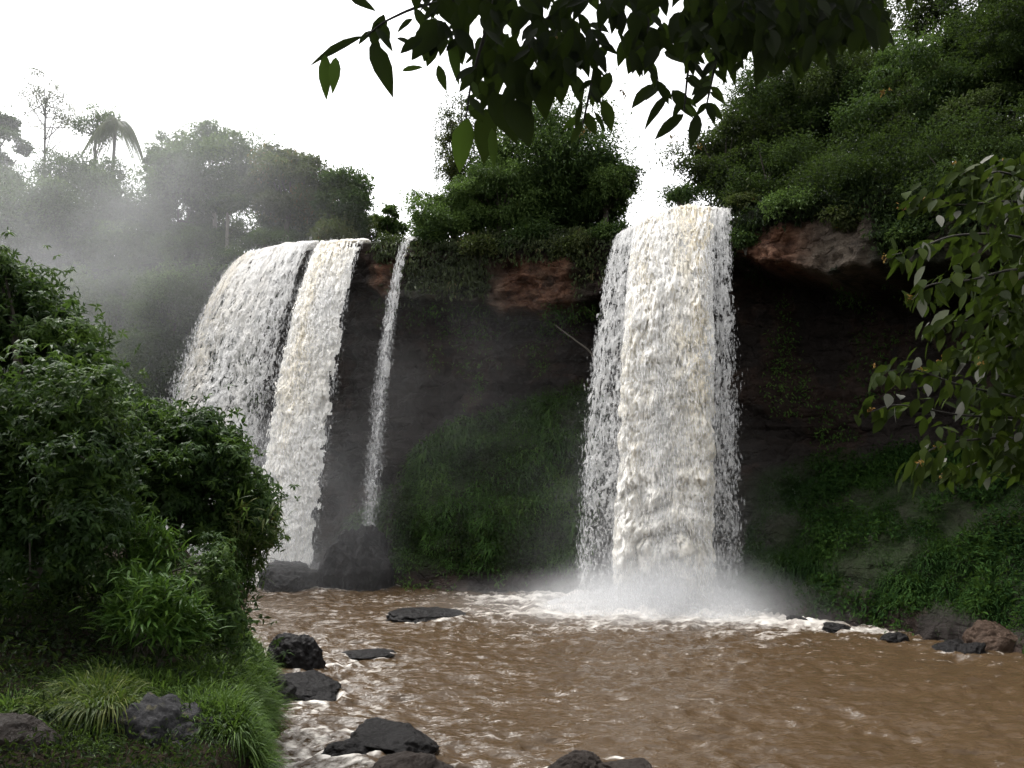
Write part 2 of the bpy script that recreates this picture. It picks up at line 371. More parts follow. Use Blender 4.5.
def build_cliff():
    s = np.linspace(0, 1, NS); px = np.interp(s, [0, .12, .9, 1], [-700, 0, 1250, 1700])
    def key(c):
        v = np.interp(px, CK[:, 0], CK[:, c]); kk = np.hanning(31); kk /= kk.sum()
        return np.convolve(np.pad(v, 15, 'edge'), kk, 'valid')
    Yl, pyl, b, rec, zt, tal = (key(c) for c in range(1, 7))
    lip = at(px, pyl, Yl); ztop = lip[:, 2]; lx = lip[:, 0]
    tx, ty = np.gradient(lx), np.gradient(Yl); kk = np.hanning(61); kk /= kk.sum()
    sm = lambda v: np.convolve(np.pad(v, 30, 'edge'), kk, 'valid')
    nx, ny = sm(ty), sm(-tx); l = np.hypot(nx, ny); nx, ny = nx / l, ny / l
    v = np.linspace(0, 1, NZ)[:, None]; z = ztop[None] * (1 - v) - 1.2 * v; h = ztop[None] - z
    sb = b[None] * (1 + .22 * fbm(lx * .55, Yl * .55, oct=3, seed=3))[None]
    inb = 1 - sstep(sb - .15, sb + .35, h)
    strata = .30 * fbm((z * 1.5 + .35 * fbm(lx * .12, Yl * .12, oct=2, seed=8)[None]), np.broadcast_to(lx[None] * .05, z.shape), oct=3, seed=21, gain=.6)
    o = -rec[None] * (1 - inb) + .10 * (h - sb) * (1 - inb) + strata
    t = np.clip((zt[None] - z) / zt[None], 0, 1.25)
    o = o + tal[None] * t ** .85
    X0, Y0 = np.broadcast_to(lx[None], z.shape), np.broadcast_to(Yl[None], z.shape)
    d = .9 * fbm(X0 * .45, z * .5, Y0 * .45, 5, 31) + .35 * (1 - 2 * np.abs(fbm(X0 * 1.1, z * .8, Y0 * 1.1, 4, 47)))
    blk = .55 * np.round(3 * fbm(X0 * .8, z * 1.5, Y0 * .8, 2, 77)) / 3
    o = o + (d + blk * inb) * np.clip(.25 + h * .4, .2, 1)
    P = np.stack([lx[None] + nx[None] * o, Yl[None] + ny[None] * o, z + .12 * fbm(X0 * 1.5, z * 1.5, Y0, 2, 5)], -1)
    # plateau behind the lip
    back = []
    for dist, dz in ((160, .9), (60, .7), (25, .5), (10, .35), (4, .2), (1.5, .12), (.5, .05)):
        B = P[0].copy(); B[:, 0] -= nx * dist; B[:, 1] -= ny * dist
        B[:, 2] += dz + .25 * fbm(B[:, 0] * .3, B[:, 1] * .3, oct=2, seed=2); back.append(B)
    P = np.concatenate([np.array(back), P]); nb = len(back)
    hh = np.concatenate([np.zeros((nb, NS)), h]); pxa = np.broadcast_to(px[None], hh.shape)
    nz = fbm(P[..., 0] * .6, P[..., 1] * .6, P[..., 2] * .6, 4, 91)
    win = lambda a, c, e: sstep(a - e, a + e, pxa) * (1 - sstep(c - e, c + e, pxa))
    bb = np.concatenate([np.tile(sb[:1], (nb, 1)), np.broadcast_to(sb, h.shape)])
    band = sstep(.7, 1.3, hh) * (1 - sstep(bb - .1, bb + .3, hh))
    red = band * np.clip(np.maximum(win(495, 572, 12), win(742, 815, 14)) + .8 * win(372, 402, 6), 0, 1)
    red = np.clip(red * (1 + .8 * nz), 0, 1) + .12 * (hh > 0) * (nz > .05)
    pale = band * np.maximum(win(800, 872, 16), .6 * win(488, 505, 5)) * (nz > -.25)
    talus = np.concatenate([np.zeros((nb, NS)), sstep(.04, .16, t)])
    wet = np.maximum(np.maximum(win(255, 372, 6), win(592, 738, 8)), win(398, 410, 4))
    lowm = sstep(.4, 1.3, P[..., 2])
    moss = np.clip(talus * lowm * (1 + nz), 0, 1) * (1 - wet * .8)
    moss = np.maximum(moss, (hh < .5) * 1.0 * (1 - wet)); moss = np.maximum(moss, (pxa < 250) * .8)
    moss = np.maximum(moss, (1 - np.clip(red + pale, 0, 1)) * band * .5 * (1 - wet))
    n, k = P.shape[:2]; i = np.arange(n * k).reshape(n, k)
    Q = np.stack([i[:-1, :-1], i[1:, :-1], i[1:, 1:], i[:-1, 1:]], -1).reshape(-1, 4)
    tag(mk('cliff', P.reshape(-1, 3), [Q], M['cliff'], attrs={'red': red, 'pale': pale, 'moss': moss}),
        'dark basalt cliff with reddish ledges behind the waterfalls', 'cliff', kind='structure')
    return dict(P=P, nb=nb, px=pxa, h=hh, talus=talus, moss=moss, band=band, wet=wet, red=red, pale=pale, nz=nz, Q=Q, n=np.stack([nx, ny], -1), lx=lx, ly=Yl, zt=ztop, pxs=px)
CL = build_cliff()
def cliff_sample(mask, N):
    V = CL['P'].reshape(-1, 3); Q = CL['Q']; a, b, c, d = (V[Q[:, k]] for k in range(4))
    nn = np.cross(c - a, d - b); ar = np.linalg.norm(nn, axis=1) * .5; nn = nrm(nn)
    m = mask.reshape(-1)[Q].mean(1) * ar; m = m * (a[:, 1] < 70)
    idx = R.choice(len(Q), N, p=m / m.sum()); u, v = R.random(N)[:, None], R.random(N)[:, None]
    p = (a[idx] * (1 - u) + d[idx] * u) * (1 - v) + (b[idx] * (1 - u) + c[idx] * u) * v
    n = nn[idx]; n = np.where(n[:, 1:2] > 0, -n, n) if False else n
    if (n[:, 1] > 0).mean() > .5: n = -n
    return p, n

FOOT_R = wat(668, 606); FOOT_L = wat(312, 584)
ROCKS = []   # (x, y, radius) of rocks in the water for the foam round them

# ------------------------------------------------------------------ rocks
def rock_mesh(size, seed, sub=5, cuts=9, rough=.13, flat=1.0):
    bm = bmesh.new(); bmesh.ops.create_icosphere(bm, subdivisions=sub, radius=1.0)
    bm.verts.ensure_lookup_table(); V = np.array([v.co[:] for v in bm.verts]); T = np.array([[v.index for v in f.verts] for f in bm.faces]); bm.free()
    r = np.random.default_rng(seed)
    for k in range(cuts):
        n = r.normal(0, 1, 3); n /= np.linalg.norm(n); d = r.uniform(.55, .85); e = V @ n - d
        V = V - np.where(e > 0, e * .88, 0)[:, None] * n
    f = fbm(V[:, 0] * 1.6 + seed, V[:, 1] * 1.6, V[:, 2] * 1.6, 5, seed); g = 1 - np.abs(fbm(V[:, 0] * 3.1, V[:, 1] * 3.1 + seed, V[:, 2] * 3.1, 4, seed + 5))
    V = V * (1 + rough * 1.4 * f + rough * .7 * (g - .7) + .085 * fbm(V[:, 0] * 8, V[:, 1] * 8, V[:, 2] * 8, 4, seed + 9))[:, None]
    return V * np.asarray(size) / 1.0 / .82, T
def rock(name, label, c, size, seed, mat='rock', rz=0.0, tilt=0.0, cat='rock', group=None, sub=6, rough=.17, inwater=True, cuts=7):
    V, T = rock_mesh(size, seed, sub, cuts, rough=rough)
    ct, st = math.cos(tilt), math.sin(tilt); V = V @ np.array([[ct, 0, st], [0, 1, 0], [-st, 0, ct]]).T
    cz, sz = math.cos(rz), math.sin(rz); V = V @ np.array([[cz, -sz, 0], [sz, cz, 0], [0, 0, 1]]).T
    o = mk(name, V, [T], M[mat], origin=None); o.location = c
    if inwater: ROCKS.append((c[0], c[1], max(size[0], size[1])))
    return tag(o, label, cat, group)
def wrock(px, py, wpx, hpx, label, seed, depth=.8, **kw):
    """a rock standing in the water whose waterline is seen at (px, py)"""
    p = wat(px, py); k = p[1] / F; a = wpx * .5 * k; hh = hpx * k
    rock(kw.pop('name', 'river_rock'), label, (p[0], p[1] + a * depth * .6, hh * .12), (a, a * depth, hh), seed, **kw)
wrock(424, 621, 62, 8, 'low flat dark rock standing alone in mid river', 3, group='rocks in the river')
wrock(303, 700, 62, 15, 'pointed black wet rock beside the green grass bank', 14, group='rocks in the river', tilt=.12)
wrock(292, 672, 46, 26, 'rounded black rock at the tip of the grassy bank', 8, group='rocks in the river')
wrock(366, 657, 44, 2.5, 'mostly sunken rock with rapids washing over it', 21, group='rocks in the river', rough=.2)
wrock(390, 757, 98, 19, 'large black wet rock in foam, left of the two lowest rocks', 27, group='rocks in the river', tilt=.18, rough=.18)
wrock(352, 762, 60, 14, 'small grey rock washed by foam at the large rock', 31, group='rocks in the river', rough=.2)
wrock(398, 796, 92, 20, 'brown wet rock lying in front of the large black rock', 33, mat='rock_brown', group='rocks in the river')
wrock(576, 782, 54, 17, 'round brown rock cut by the lower picture edge', 35, mat='rock_brown', group='rocks in the river')
wrock(628, 786, 76, 14, 'long low brown rock right of the round brown rock', 38, mat='rock_brown', group='rocks in the river')
wrock(288, 592, 56, 20, 'dark sloping rock at the foot of the wide waterfall', 41, group='rocks at the cliff foot', tilt=.25)
wrock(354, 590, 62, 50, 'big dark boulder at the foot of the thin trickle', 44, name='boulder', cat='boulder', rough=.2, group='rocks at the cliff foot', depth=.7)
# right shore
sx = [(802, 624, 20, 5), (838, 631, 24, 5), (893, 643, 26, 6), (952, 652, 30, 7), (975, 656, 26, 8)]
for i, (a, b, c, d) in enumerate(sx):
    wrock(a, b, c, d, ('low dark wet rock just right of the tall fall spray', 'small dark wet rock at the foot of the right slope', 'low black rock in the foam along the right bank', 'largest dark rock left of the reddish brown shore rock', 'small black rock touching the reddish brown shore rock')[i], 60 + i, name='shore_rock', group='rocks along the right shore', sub=5, rough=.3, cuts=4, tilt=R.uniform(-.4, .4), rz=R.uniform(0, 6))
wrock(1012, 652, 54, 24, 'large reddish brown rock on the right shore below green slope', 81, name='shore_rock', mat='rock_red', group='rocks along the right shore')

# ------------------------------------------------------------------ pool
def build_water():
    ya = [4.0]
    while ya[-1] < 44: ya.append(ya[-1] + .045 + .0016 * max(0, ya[-1] - 9) ** 1.1)
    ya = np.array(ya); xs = np.arange(-20, 27, .085)
    X, Y = np.meshgrid(xs, ya)
    wx = X + .7 * fbm(X * .35, Y * .5, oct=3, seed=101); wy = Y + .6 * fbm(X * .3, Y * .45, oct=3, seed=105)
    dr = np.hypot((X - FOOT_R[0]) * .8, Y - FOOT_R[1] - 1); dl = np.hypot(X - FOOT_L[0], Y - FOOT_L[1] - 1)
    turb = np.exp(-(dr / 5.5) ** 2) + .6 * np.exp(-(dl / 4) ** 2)
    rapid = sstep(-.5, -3.5, X + .22 * (Y - 14)) * sstep(27, 21, Y) * sstep(9, 12, Y)
    rapid = np.maximum(rapid, .8 * sstep(17, 12, Y) * sstep(2.5, -1, X))
    hill = fbm(wx * .55, wy * 1.1, oct=4, seed=111); rip = 1 - np.abs(fbm(wx * 1.5, wy * 2.9, oct=4, seed=121)) * 2
    fine = fbm(wx * 4, wy * 7, oct=3, seed=131)
    Z = .10 * hill * (1 + 1.2 * rapid) + (.075 + .07 * turb + .08 * rapid) * (rip - .4) + .018 * fine
    Z = Z + turb * (.35 * np.maximum(0, fbm(X * 1.1, Y * 1.1, oct=4, seed=141)) + .12 * fbm(X * 5, Y * 5, oct=3, seed=143))
    lace = 1 - np.abs(fbm(wx * .9, wy * 1.9, oct=5, seed=151)) * 2.4
    str_ = fbm(wx * .45, wy * 1.5, oct=5, seed=161)
    f = .72 * np.exp(-(dr / 4.4) ** 2) * (.85 + .7 * fbm(X * 1.6, Y * 2.2, oct=4, seed=149)) + .30 * np.exp(-(dr / 8.5) ** 2) * (.6 + str_) + .55 * np.exp(-(dl / 3.0) ** 2)
    f = f + .20 * sstep(.70, .98, lace) + .12 * np.maximum(0, rip) ** 3 * sstep(-.1, .4, hill)
    f = f + rapid * (.34 * sstep(.45, .95, lace) + .26 * np.maximum(0, str_ + .1))
    # foam wake along the right bank below the tall fall
    ln = np.interp(X, [3, 6, 9, 12, 15, 18], [29.5, 28.5, 26.5, 23.8, 21.4, 19])
    f = f + .27 * np.exp(-((Y - ln) / 1.1) ** 2) * sstep(3, 5, X) * (.75 + .9 * str_)
    ln2 = np.interp(X, [-12, -8, -4, 0, 4], [35, 34.6, 34.4, 33.6, 31])
    f = f + .26 * np.exp(-((Y - ln2) / .9) ** 2) * (X < 4) * (.7 + str_)
    for (rx, ry, rr) in ROCKS:
        d = np.hypot(X - rx, (Y - ry)) / rr
        k = np.exp(-((d - 1.05) / .22) ** 2) * (.7 + .8 * fbm(X * 2.2, Y * 2.2, oct=3, seed=171)); big = (.40 if rr > .5 and ry < 20 else .25) * sstep(-.25, .35, fbm(X * 1.3 + rx, Y * 1.3, oct=3, seed=177) + .25 * (rx - X))
        f = f + big * np.maximum(0, k); Z = Z + .05 * np.exp(-((d - 1.1) / .3) ** 2)
    n, k = X.shape; i = np.arange(n * k).reshape(n, k)
    Q = np.stack([i[:-1, :-1], i[:-1, 1:], i[1:, 1:], i[1:, :-1]], -1).reshape(-1, 4)
    tag(mk('water', np.stack([X, Y, Z], -1).reshape(-1, 3), [Q], M['water'], attrs={'foam': f}),
        'brown churning river pool below the waterfalls', 'water', kind='structure')
build_water()

# ------------------------------------------------------------------ waterfalls
G = 9.8
def lipcurve(pts, u):
    pts = np.array(pts, float); k = np.linspace(0, 1, len(pts)); W = at(pts[:, 0], pts[:, 1], pts[:, 2])
    return np.stack([np.interp(u, k, W[:, c]) for c in range(3)], -1)
def fall_pos(pts, vel, u, d):
    """point of the falling sheet: u across the lip, d metres fallen (negative: still upstream)"""
    L = lipcurve(pts, u); vel = np.array(vel, float); k = np.linspace(0, 1, len(vel))
    V = np.stack([np.interp(u, k, vel[:, c]) for c in range(2)], -1)
    t = np.sqrt(np.maximum(d, 0) / (.5 * G)); up = np.minimum(d, 0)
    p = L.copy(); p[..., :2] += V * t[..., None]; p[..., 2] -= np.maximum(d, 0)
    p[..., 1] -= up * 1.6; p[..., 2] += up * .02 - .12 * up * up * .0
    return p, V, t
def smoothlip(pts, n=9):
    return curve(np.array(pts, float), n)
def sheet(acc, tans, pts, vel, res, dens, seed, amp=(.04, .55), out=0.0, drop=16.0, thr=0.0, stretch=(1.6, .5), tan=None, gapk=1.0, fade=None, lace=None, big=0):
    pts = smoothlip(pts); W = at(pts[:, 0], pts[:, 1], pts[:, 2]); width = np.linalg.norm(np.diff(W, axis=0), axis=1).sum()
    nu = max(6, int(width / res)); u1 = np.linspace(0, 1, nu); d1 = np.concatenate([np.linspace(-1.6, 0, 24, endpoint=False), np.arange(0, drop, res * 1.35)])
    U, D = np.meshgrid(u1, d1); p, V, t = fall_pos(pts, vel, U, D)
    keep = p[..., 2] > -.25
    x = U * width; dd = np.maximum(D, 0)
    x2 = x + .25 * fbm(x * .8, D * .5, oct=3, seed=seed + 1) + .02 * dd * fbm(x * 1.6, D * .6, oct=2, seed=seed + 2)
    s0, s1 = stretch
    n1 = 1 - 2 * np.abs(fbm(x2 * s0, D * s1, oct=5, seed=seed + 3, gain=.55)); n2 = fbm(x2 * 6.5, D * 3.2, oct=3, seed=seed + 4)
    xb = x + .25 * fbm(x * .8, D * .5, oct=3, seed=big + 1)
    n3 = fbm(xb * .55, D * .22, oct=3, seed=big + 5)
    bil = np.abs(fbm(xb * 1.7, D * 1.1, oct=3, seed=big + 6))
    a = amp[0] + (amp[1] - amp[0]) * sstep(0, 9, dd)
    disp = a * (1.1 * bil + .6 * n3) + (.04 + .10 * a) * n1 + .035 * n2 + out
    h = nrm(np.stack([V[..., 0] * .5, V[..., 1], np.zeros_like(t)], -1))
    p = p + h * disp[..., None]; p[..., 0] += .22 * a * fbm(x * 2.6, D * 1.9, oct=3, seed=big + 7)
    p[..., 2] += .10 * n2 * a + (D < .4) * (.10 * n1 + .05 * n2)
    edge = np.minimum(U, 1 - U) * width
    ragged = sstep(0, .36, edge + .20 * n2 + .14 * n1 + .16 * n3)
    de = np.interp(U, np.linspace(0, 1, len(dens)), dens)
    val = de + gapk * (.34 * n1 + .42 * n2 + .38 * n3) - thr - (1 - ragged) * .8
    if fade is not None: val = val - np.interp(dd, fade[0], fade[1])
    if lace is not None:
        web = np.abs(fbm(x2 * lace[0] + .03 * dd * n2, D * lace[1] + .5 * n3, oct=4, seed=seed + 11, gain=.6))
        val = lace[2] * de + .10 * n3 + .05 * n1 - web - (1 - ragged) * .5
        if fade is not None: val = val - np.interp(dd, fade[0], fade[1])
    val = val + (D < .15) * .35
    kf = keep[:-1, :-1] & keep[1:, :-1] & keep[1:, 1:] & keep[:-1, 1:]
    v4 = (val[:-1, :-1] + val[1:, :-1] + val[1:, 1:] + val[:-1, 1:]) / 4; kf &= v4 > 0
    i = np.arange(U.size).reshape(U.shape); Q = np.stack([i[:-1, :-1], i[1:, :-1], i[1:, 1:], i[:-1, 1:]], -1)[kf]
    used = np.zeros(U.size, bool); used[Q.ravel()] = True; re = np.cumsum(used) - 1
    tn = np.zeros_like(U)
    if tan is not None:
        tn = np.interp(U, np.linspace(0, 1, len(tan)), tan) * sstep(-.25, .5, fbm(x2 * 1.3, D * .28, oct=3, seed=seed + 8) + .1) * (1 - .6 * sstep(3, 13, dd))
        tn = np.clip(tn, 0, 1)
    acc.add(p.reshape(-1, 3)[used], Q=re[Q], r=.5); tans.append(tn.ravel()[used])
OV = np.array([[1, 0, 0], [-1, 0, 0], [0, 1, 0], [0, -1, 0], [0, 0, 1], [0, 0, -1]], float)
OF = np.array([[0, 2, 4], [2, 1, 4], [1, 3, 4], [3, 0, 4], [2, 0, 5], [1, 2, 5], [3, 1, 5], [0, 3, 5]])
def blobs(acc, tans, P, size, stretch=1.6, tan=0.0):
    n = len(P); V = OV[None] * (1 + R.uniform(-.45, .45, (n, 6, 1))) + R.normal(0, .18, (n, 6, 3)); V = V * size[:, None, None]
    V[..., 2] *= stretch
    acc.add((V + P[:, None]).reshape(-1, 3), T=((np.arange(n) * 6)[:, None, None] + OF[None]).reshape(-1, 3)); tans.append(np.full(n * 6, tan))
def spray(acc, tans, pts, vel, n, udist, dmax, smin, smax, jit, seed, zmin=.05):
    r = np.random.default_rng(seed); pts = smoothlip(pts); u = udist(r, n); d = dmax * r.random(n) ** .8
    p, V, t = fall_pos(pts, vel, u, d)
    cl = fbm(u * 22, d * 1.6, oct=3, seed=seed); k = cl > r.uniform(-.45, .5, n)
    h = nrm(np.stack([V[:, 0] * .5, V[:, 1], np.zeros(n)], -1))
    a = jit * (.25 + sstep(0, 8, d))
    p = p + h * (r.normal(.18, .30, n) * a + .1)[:, None]; p[:, 0] += r.normal(0, .16, n) * a; p[:, 2] += r.normal(0, .1, n)
    k &= p[:, 2] > zmin; s = r.uniform(smin, smax, n) * (r.random(n) ** .7 * .8 + .3)
    blobs(acc, tans, p[k], s[k] * 1.2, 5.5)
def fin(acc, tans, name, mat, parent, smooth=True):
    f = ([np.concatenate(acc.Q)] if acc.Q else []) + ([np.concatenate(acc.T)] if acc.T else [])
    return mk(name, np.concatenate(acc.V), f, mat, parent, smooth, {'tan': np.concatenate(tans)})
def splash(acc, tans, c, rx, ry, hh, n, seed):
    r = np.random.default_rng(seed); a = r.uniform(0, 2 * math.pi, n); q = np.sqrt(r.random(n))
    x = c[0] + rx * q * np.cos(a); y = c[1] + ry * q * np.sin(a); z = hh * (1 - q) ** .8 * r.random(n) ** 1.4
    k = fbm(x * 1.4, y * 1.4, z * 1.4, 3, seed) > r.uniform(-.5, .4, n)
    blobs(acc, tans, np.stack([x, y, z + .05], -1)[k], r.uniform(.010, .035, n)[k], 1.6)

# tall fall
RP = [(622, 237, 33.0), (640, 226, 32.8), (660, 216, 32.5), (682, 209, 32.2), (705, 209, 31.9), (730, 210, 31.6)]
RV = [(-1.25, -1.5), (-1.0, -1.7), (-.85, -1.75), (-.7, -1.7), (-.55, -1.6), (-.42, -1.35)]
MAIN = [(638, 228, 32.7), (652, 219, 32.6), (668, 213, 32.4), (684, 208, 32.2), (702, 209, 31.9), (717, 210, 31.75)]
MV = [(-.95, -1.85), (-.9, -1.95), (-.85, -1.95), (-.8, -1.9), (-.75, -1.8), (-.70, -1.65)]
f1 = empty('waterfall', (FOOT_R[0], FOOT_R[1], 0), 'tall white waterfall dropping straight into the pool right of centre', 'waterfall', 'waterfalls over the cliff')
TA = [.5, .6, .35, .5, .85, .8]
a, tn = Acc(), []
sheet(a, tn, MAIN, MV, .034, [.75, 1.1, 1.15, 1.15, 1.1, .75], 300, amp=(.05, .62), out=-.06, tan=TA, thr=-.05, gapk=.62, big=200, stretch=(3.0, 1.6))
for sd, o_, lc in ((200, 0, (5.0, 1.0, .17)), (230, .05, (7.5, 1.4, .14)), (400, .10, (10.0, 2.2, .12))):
    sheet(a, tn, MAIN, MV, .023, [.85, 1.05, 1.1, 1.1, 1.0, .75], sd, amp=(.05, .62), out=o_, tan=TA, lace=lc, stretch=(4.5, 1.3), big=200)
fin(a, tn, 'main_column', M['fall'], f1)
fv = ([0, 1.5, 6, 15], [-.16, -.04, .015, .045])
a, tn = Acc(), []
LV = [(621, 238, 33.1), (628, 232, 33.0), (640, 226, 32.8), (652, 220, 32.7)]; LVV = [(-1.35, -1.4), (-1.2, -1.5), (-1.05, -1.6), (-.95, -1.65)]
for sd, o_, lc in ((500, 0, (7.0, 1.1, .125)), (520, -.18, (6.0, .9, .12)), (540, .12, (10.0, 1.8, .105))):
    sheet(a, tn, LV, LVV, .024, [.95, .85, .62, .45], sd, amp=(.04, .22), out=o_, stretch=(3.2, .9), lace=lc, fade=fv)
fin(a, tn, 'side_veil', M['veil'], f1)
a, tn = Acc(), []
RVp = [(704, 210, 31.9), (714, 210, 31.75), (722, 210, 31.65), (732, 211, 31.55)]; RVV = [(-.62, -1.4), (-.52, -1.35), (-.46, -1.3), (-.40, -1.25)]
for sd, o_, lc in ((600, 0, (7.0, 1.1, .13)), (620, -.18, (6.0, .9, .12)), (640, .12, (10.0, 1.8, .11))):
    sheet(a, tn, RVp, RVV, .024, [.4, .45, .8, 1.0], sd, amp=(.04, .22), out=o_, stretch=(3.2, .9), lace=lc, fade=fv)
fin(a, tn, 'side_veil', M['veil'], f1)
a, tn = Acc(), []
spray(a, tn, MAIN, MV, 50000, lambda r, n: r.random(n), 15.6, .006, .020, .8, 699)
spray(a, tn, RP, RV, 24000, lambda r, n: r.random(n), 15.6, .005, .020, .8, 701)
spray(a, tn, RP, RV, 18000, lambda r, n: r.random(n) ** 1.5 * .24, 15.6, .004, .016, .5, 703)
spray(a, tn, RP, RV, 13000, lambda r, n: 1 - r.random(n) ** 1.4 * .16, 15.6, .004, .016, .5, 705)
splash(a, tn, (FOOT_R[0] - .3, FOOT_R[1] - .2), 4.2, 2.4, 1.2, 16000, 707)
fin(a, tn, 'spray', M['drop'], f1, False)

# wide fall
f2 = empty('waterfall', (FOOT_L[0], FOOT_L[1], 0), 'wide two part waterfall curving down at left behind the leafy trees', 'waterfall', 'waterfalls over the cliff')
LP = [(250, 260, 39.6), (262, 253, 39.4), (285, 247, 38.8), (305, 244, 38.3), (321, 243, 37.95)]
LVL = [(-2.2, -1.5), (-2.15, -1.7), (-1.8, -1.9), (-1.4, -1.9), (-1.15, -1.7)]
a, tn = Acc(), []
fd = ([0, 5, 11, 16], [-.12, -.02, .02, .035])
TL = [.8, .7, .25, .1, .05]
for sd, o_, lc, rs in ((800, 0, (5.5, 1.0, .15), .028), (820, -.10, (4.2, .7, .155), .030), (840, .07, (8.0, 1.5, .12), .026), (860, .12, (11.0, 2.4, .09), .026)):
    sheet(a, tn, LP, LVL, rs, [1.05, 1.0, .95, .8, .3], sd, amp=(.04, .30), out=o_, stretch=(2.6, .6), tan=TL, lace=lc, fade=fd, big=800)
fin(a, tn, 'water_curtain', M['veil'], f2)
a, tn = Acc(), []
LP2 = [(325, 244, 37.82), (338, 243, 37.5), (352, 242, 37.2), (371, 241, 36.9)]
LV2 = [(-1.15, -1.75), (-1.05, -1.95), (-.95, -1.95), (-.85, -1.7)]
TL2 = [.15, .75, .4, .1]
sheet(a, tn, LP2, LV2, .040, [.4, .85, .7, .35], 920, amp=(.04, .30), out=-.07, thr=.12, stretch=(2.8, .9), tan=TL2, fade=([0, 16], [0, .12]), big=900, gapk=.8)
for sd, o_, lc in ((900, 0, (5.5, 1.4, .17)), (930, .06, (8.0, 2.4, .13)), (940, .11, (11.0, 3.6, .10))):
    sheet(a, tn, LP2, LV2, .027, [.6, 1.1, 1.0, .75], sd, amp=(.04, .30), out=o_, stretch=(3.2, 1.0), tan=TL2, lace=lc, big=900)
fin(a, tn, 'water_curtain', M['fall'], f2)
a, tn = Acc(), []
spray(a, tn, LP, LVL, 44000, lambda r, n: r.random(n), 16, .005, .019, .6, 951)
spray(a, tn, LP2, LV2, 34000, lambda r, n: r.random(n), 16, .005, .019, .6, 953)
splash(a, tn, (FOOT_L[0] - .3, FOOT_L[1]), 2.6, 1.4, 1.1, 8000, 957)
fin(a, tn, 'spray', M['drop'], f2, False)

# thin trickle
f3 = empty('waterfall', tuple(at(372, 530, 34.6)), 'thin trickle of water down dark rock right of the wide fall', 'waterfall', 'waterfalls over the cliff')
TP = [(409, 240, 35.6), (412, 238, 35.5), (416, 239, 35.4)]; TV = [(-.95, -.55), (-.9, -.6), (-.85, -.6)]
a, tn = Acc(), []
for sd, o_, lc in ((980, 0, (4.5, 1.2, .16)), (990, -.1, (3.5, 1.0, .14))):
    sheet(a, tn, TP, TV, .022, [1.0, 1.15, 1.0], sd, amp=(.03, .2), out=o_, drop=13.6, stretch=(4, .8), lace=lc, fade=([0, 3, 13], [-.12, .0, .03]))
fin(a, tn, 'water_curtain', M['veil'], f3)
a, tn = Acc(), []
spray(a, tn, TP, TV, 15000, lambda r, n: r.random(n), 13.4, .004, .016, .35, 983)
fin(a, tn, 'spray', M['drop'], f3, False)

# ------------------------------------------------------------------ growth on the cliff
def stuff_growth(name, label, cat, mask, n, kind, L, mat, droop=.6):
    p, nn = cliff_sample(mask, n); a = Acc()
    patch = fbm(p[:, 0] * .5, p[:, 1] * .5, p[:, 2] * .5, 3, 333)
    k = R.random(n) < np.clip(.85 + 1.3 * patch, .42, 1); p, nn, patch = p[k], nn[k], patch[k]; n = len(p)
    r = np.clip(.45 + .55 * fbm(p[:, 0] * .9, p[:, 1] * .9, p[:, 2] * .9, 2, 341) + R.normal(0, .2, n), 0, 1)
    if kind == 'blade':
        D = nn * .55 + R.normal(0, .35, (n, 3)) + np.array([0, 0, .65])
        L = L * np.clip(1 + 1.3 * fbm(p[:, 0] * .8, p[:, 1] * .8, p[:, 2] * .8, 2, 351), .45, 1.9)
        blades(a, p - nn * .03, D, L * R.uniform(.5, 1.3, n), .055 * L * R.uniform(.8, 1.5, n) / .5, R.uniform(.4, 1.1, n), r)
    else:
        D = nn * .5 + R.normal(0, .45, (n, 3)) + np.array([0, 0, -droop])
        q = p + nn * (R.random((n, 1)) ** 1.5 * .55)
        leaves4(a, q, D, nn * .6 + np.array([0, 0, .6]) + R.normal(0, .4, (n, 3)), L * R.uniform(.6, 1.4, n), L * .42 * R.uniform(.7, 1.2, n), r)
    return tag(a.build(name, M[mat]), label, cat, kind='stuff')
pxm, talm, wetm, bandm, hm, Zm = CL['px'], CL['talus'] * sstep(.5, 1.2, CL['P'][..., 2] + .45 * (CL['px'] > 740)), CL['wet'], CL['band'], CL['h'], CL['P'][..., 2]
bare = np.clip(CL['red'] * 1.6 + CL['pale'] * 1.8, 0, 1)
win = lambda a, b: ((pxm > a) & (pxm < b)) * 1.0
nb = CL['nb']; face = np.zeros_like(hm); face[nb - 2:] = 1
slope = sstep(.0, .1, np.interp(pxm, [370, 400, 480, 560, 600], [3.6, 6.2, 8.2, 9.6, 9.6]) - Zm + .6 * CL['nz'])
stuff_growth('undergrowth', 'ferns and grass covering the damp slope between the waterfalls', 'undergrowth', talm * slope * win(368, 606) * (1 - .8 * wetm), 42000, 'blade', .42, 'fern')
stuff_growth('undergrowth', 'dense green grass on the shaded slope right of the tall fall', 'undergrowth', talm * win(742, 1260), 110000, 'blade', .27, 'fern_shade_tint')
stuff_growth('undergrowth', 'low leafy growth over the misty bank left of the wide fall', 'undergrowth', win(-300, 258) * face * (hm > .0), 36000, 'leaf', .28, 'leaf_pale')
stuff_growth('hanging_growth', 'vines and ferns hanging over the cliff edge between the falls', 'hanging growth', win(376, 628) * face * (1 - sstep(1.0, 3.4, hm + 1.6 * CL['nz'])) * (1 - bare) * (1 - .7 * win(398, 412)), 17000, 'leaf', .22, 'vine', 1.1)
stuff_growth('hanging_growth', 'dark leafy growth hanging over the cliff edge at right', 'hanging growth', win(736, 1300) * face * (1 - sstep(1.6, 2.6, hm + 1.2 * CL['nz'])) * (1 - bare), 26000, 'leaf', .20, 'leaf_shade_tint', .9)
stuff_growth('undergrowth', 'broad leaved weeds in patches on the slope between the falls', 'undergrowth', talm * slope * win(368, 606) * (CL['nz'] > .08), 7000, 'leaf', .20, 'leaf_shade_tint', .2)
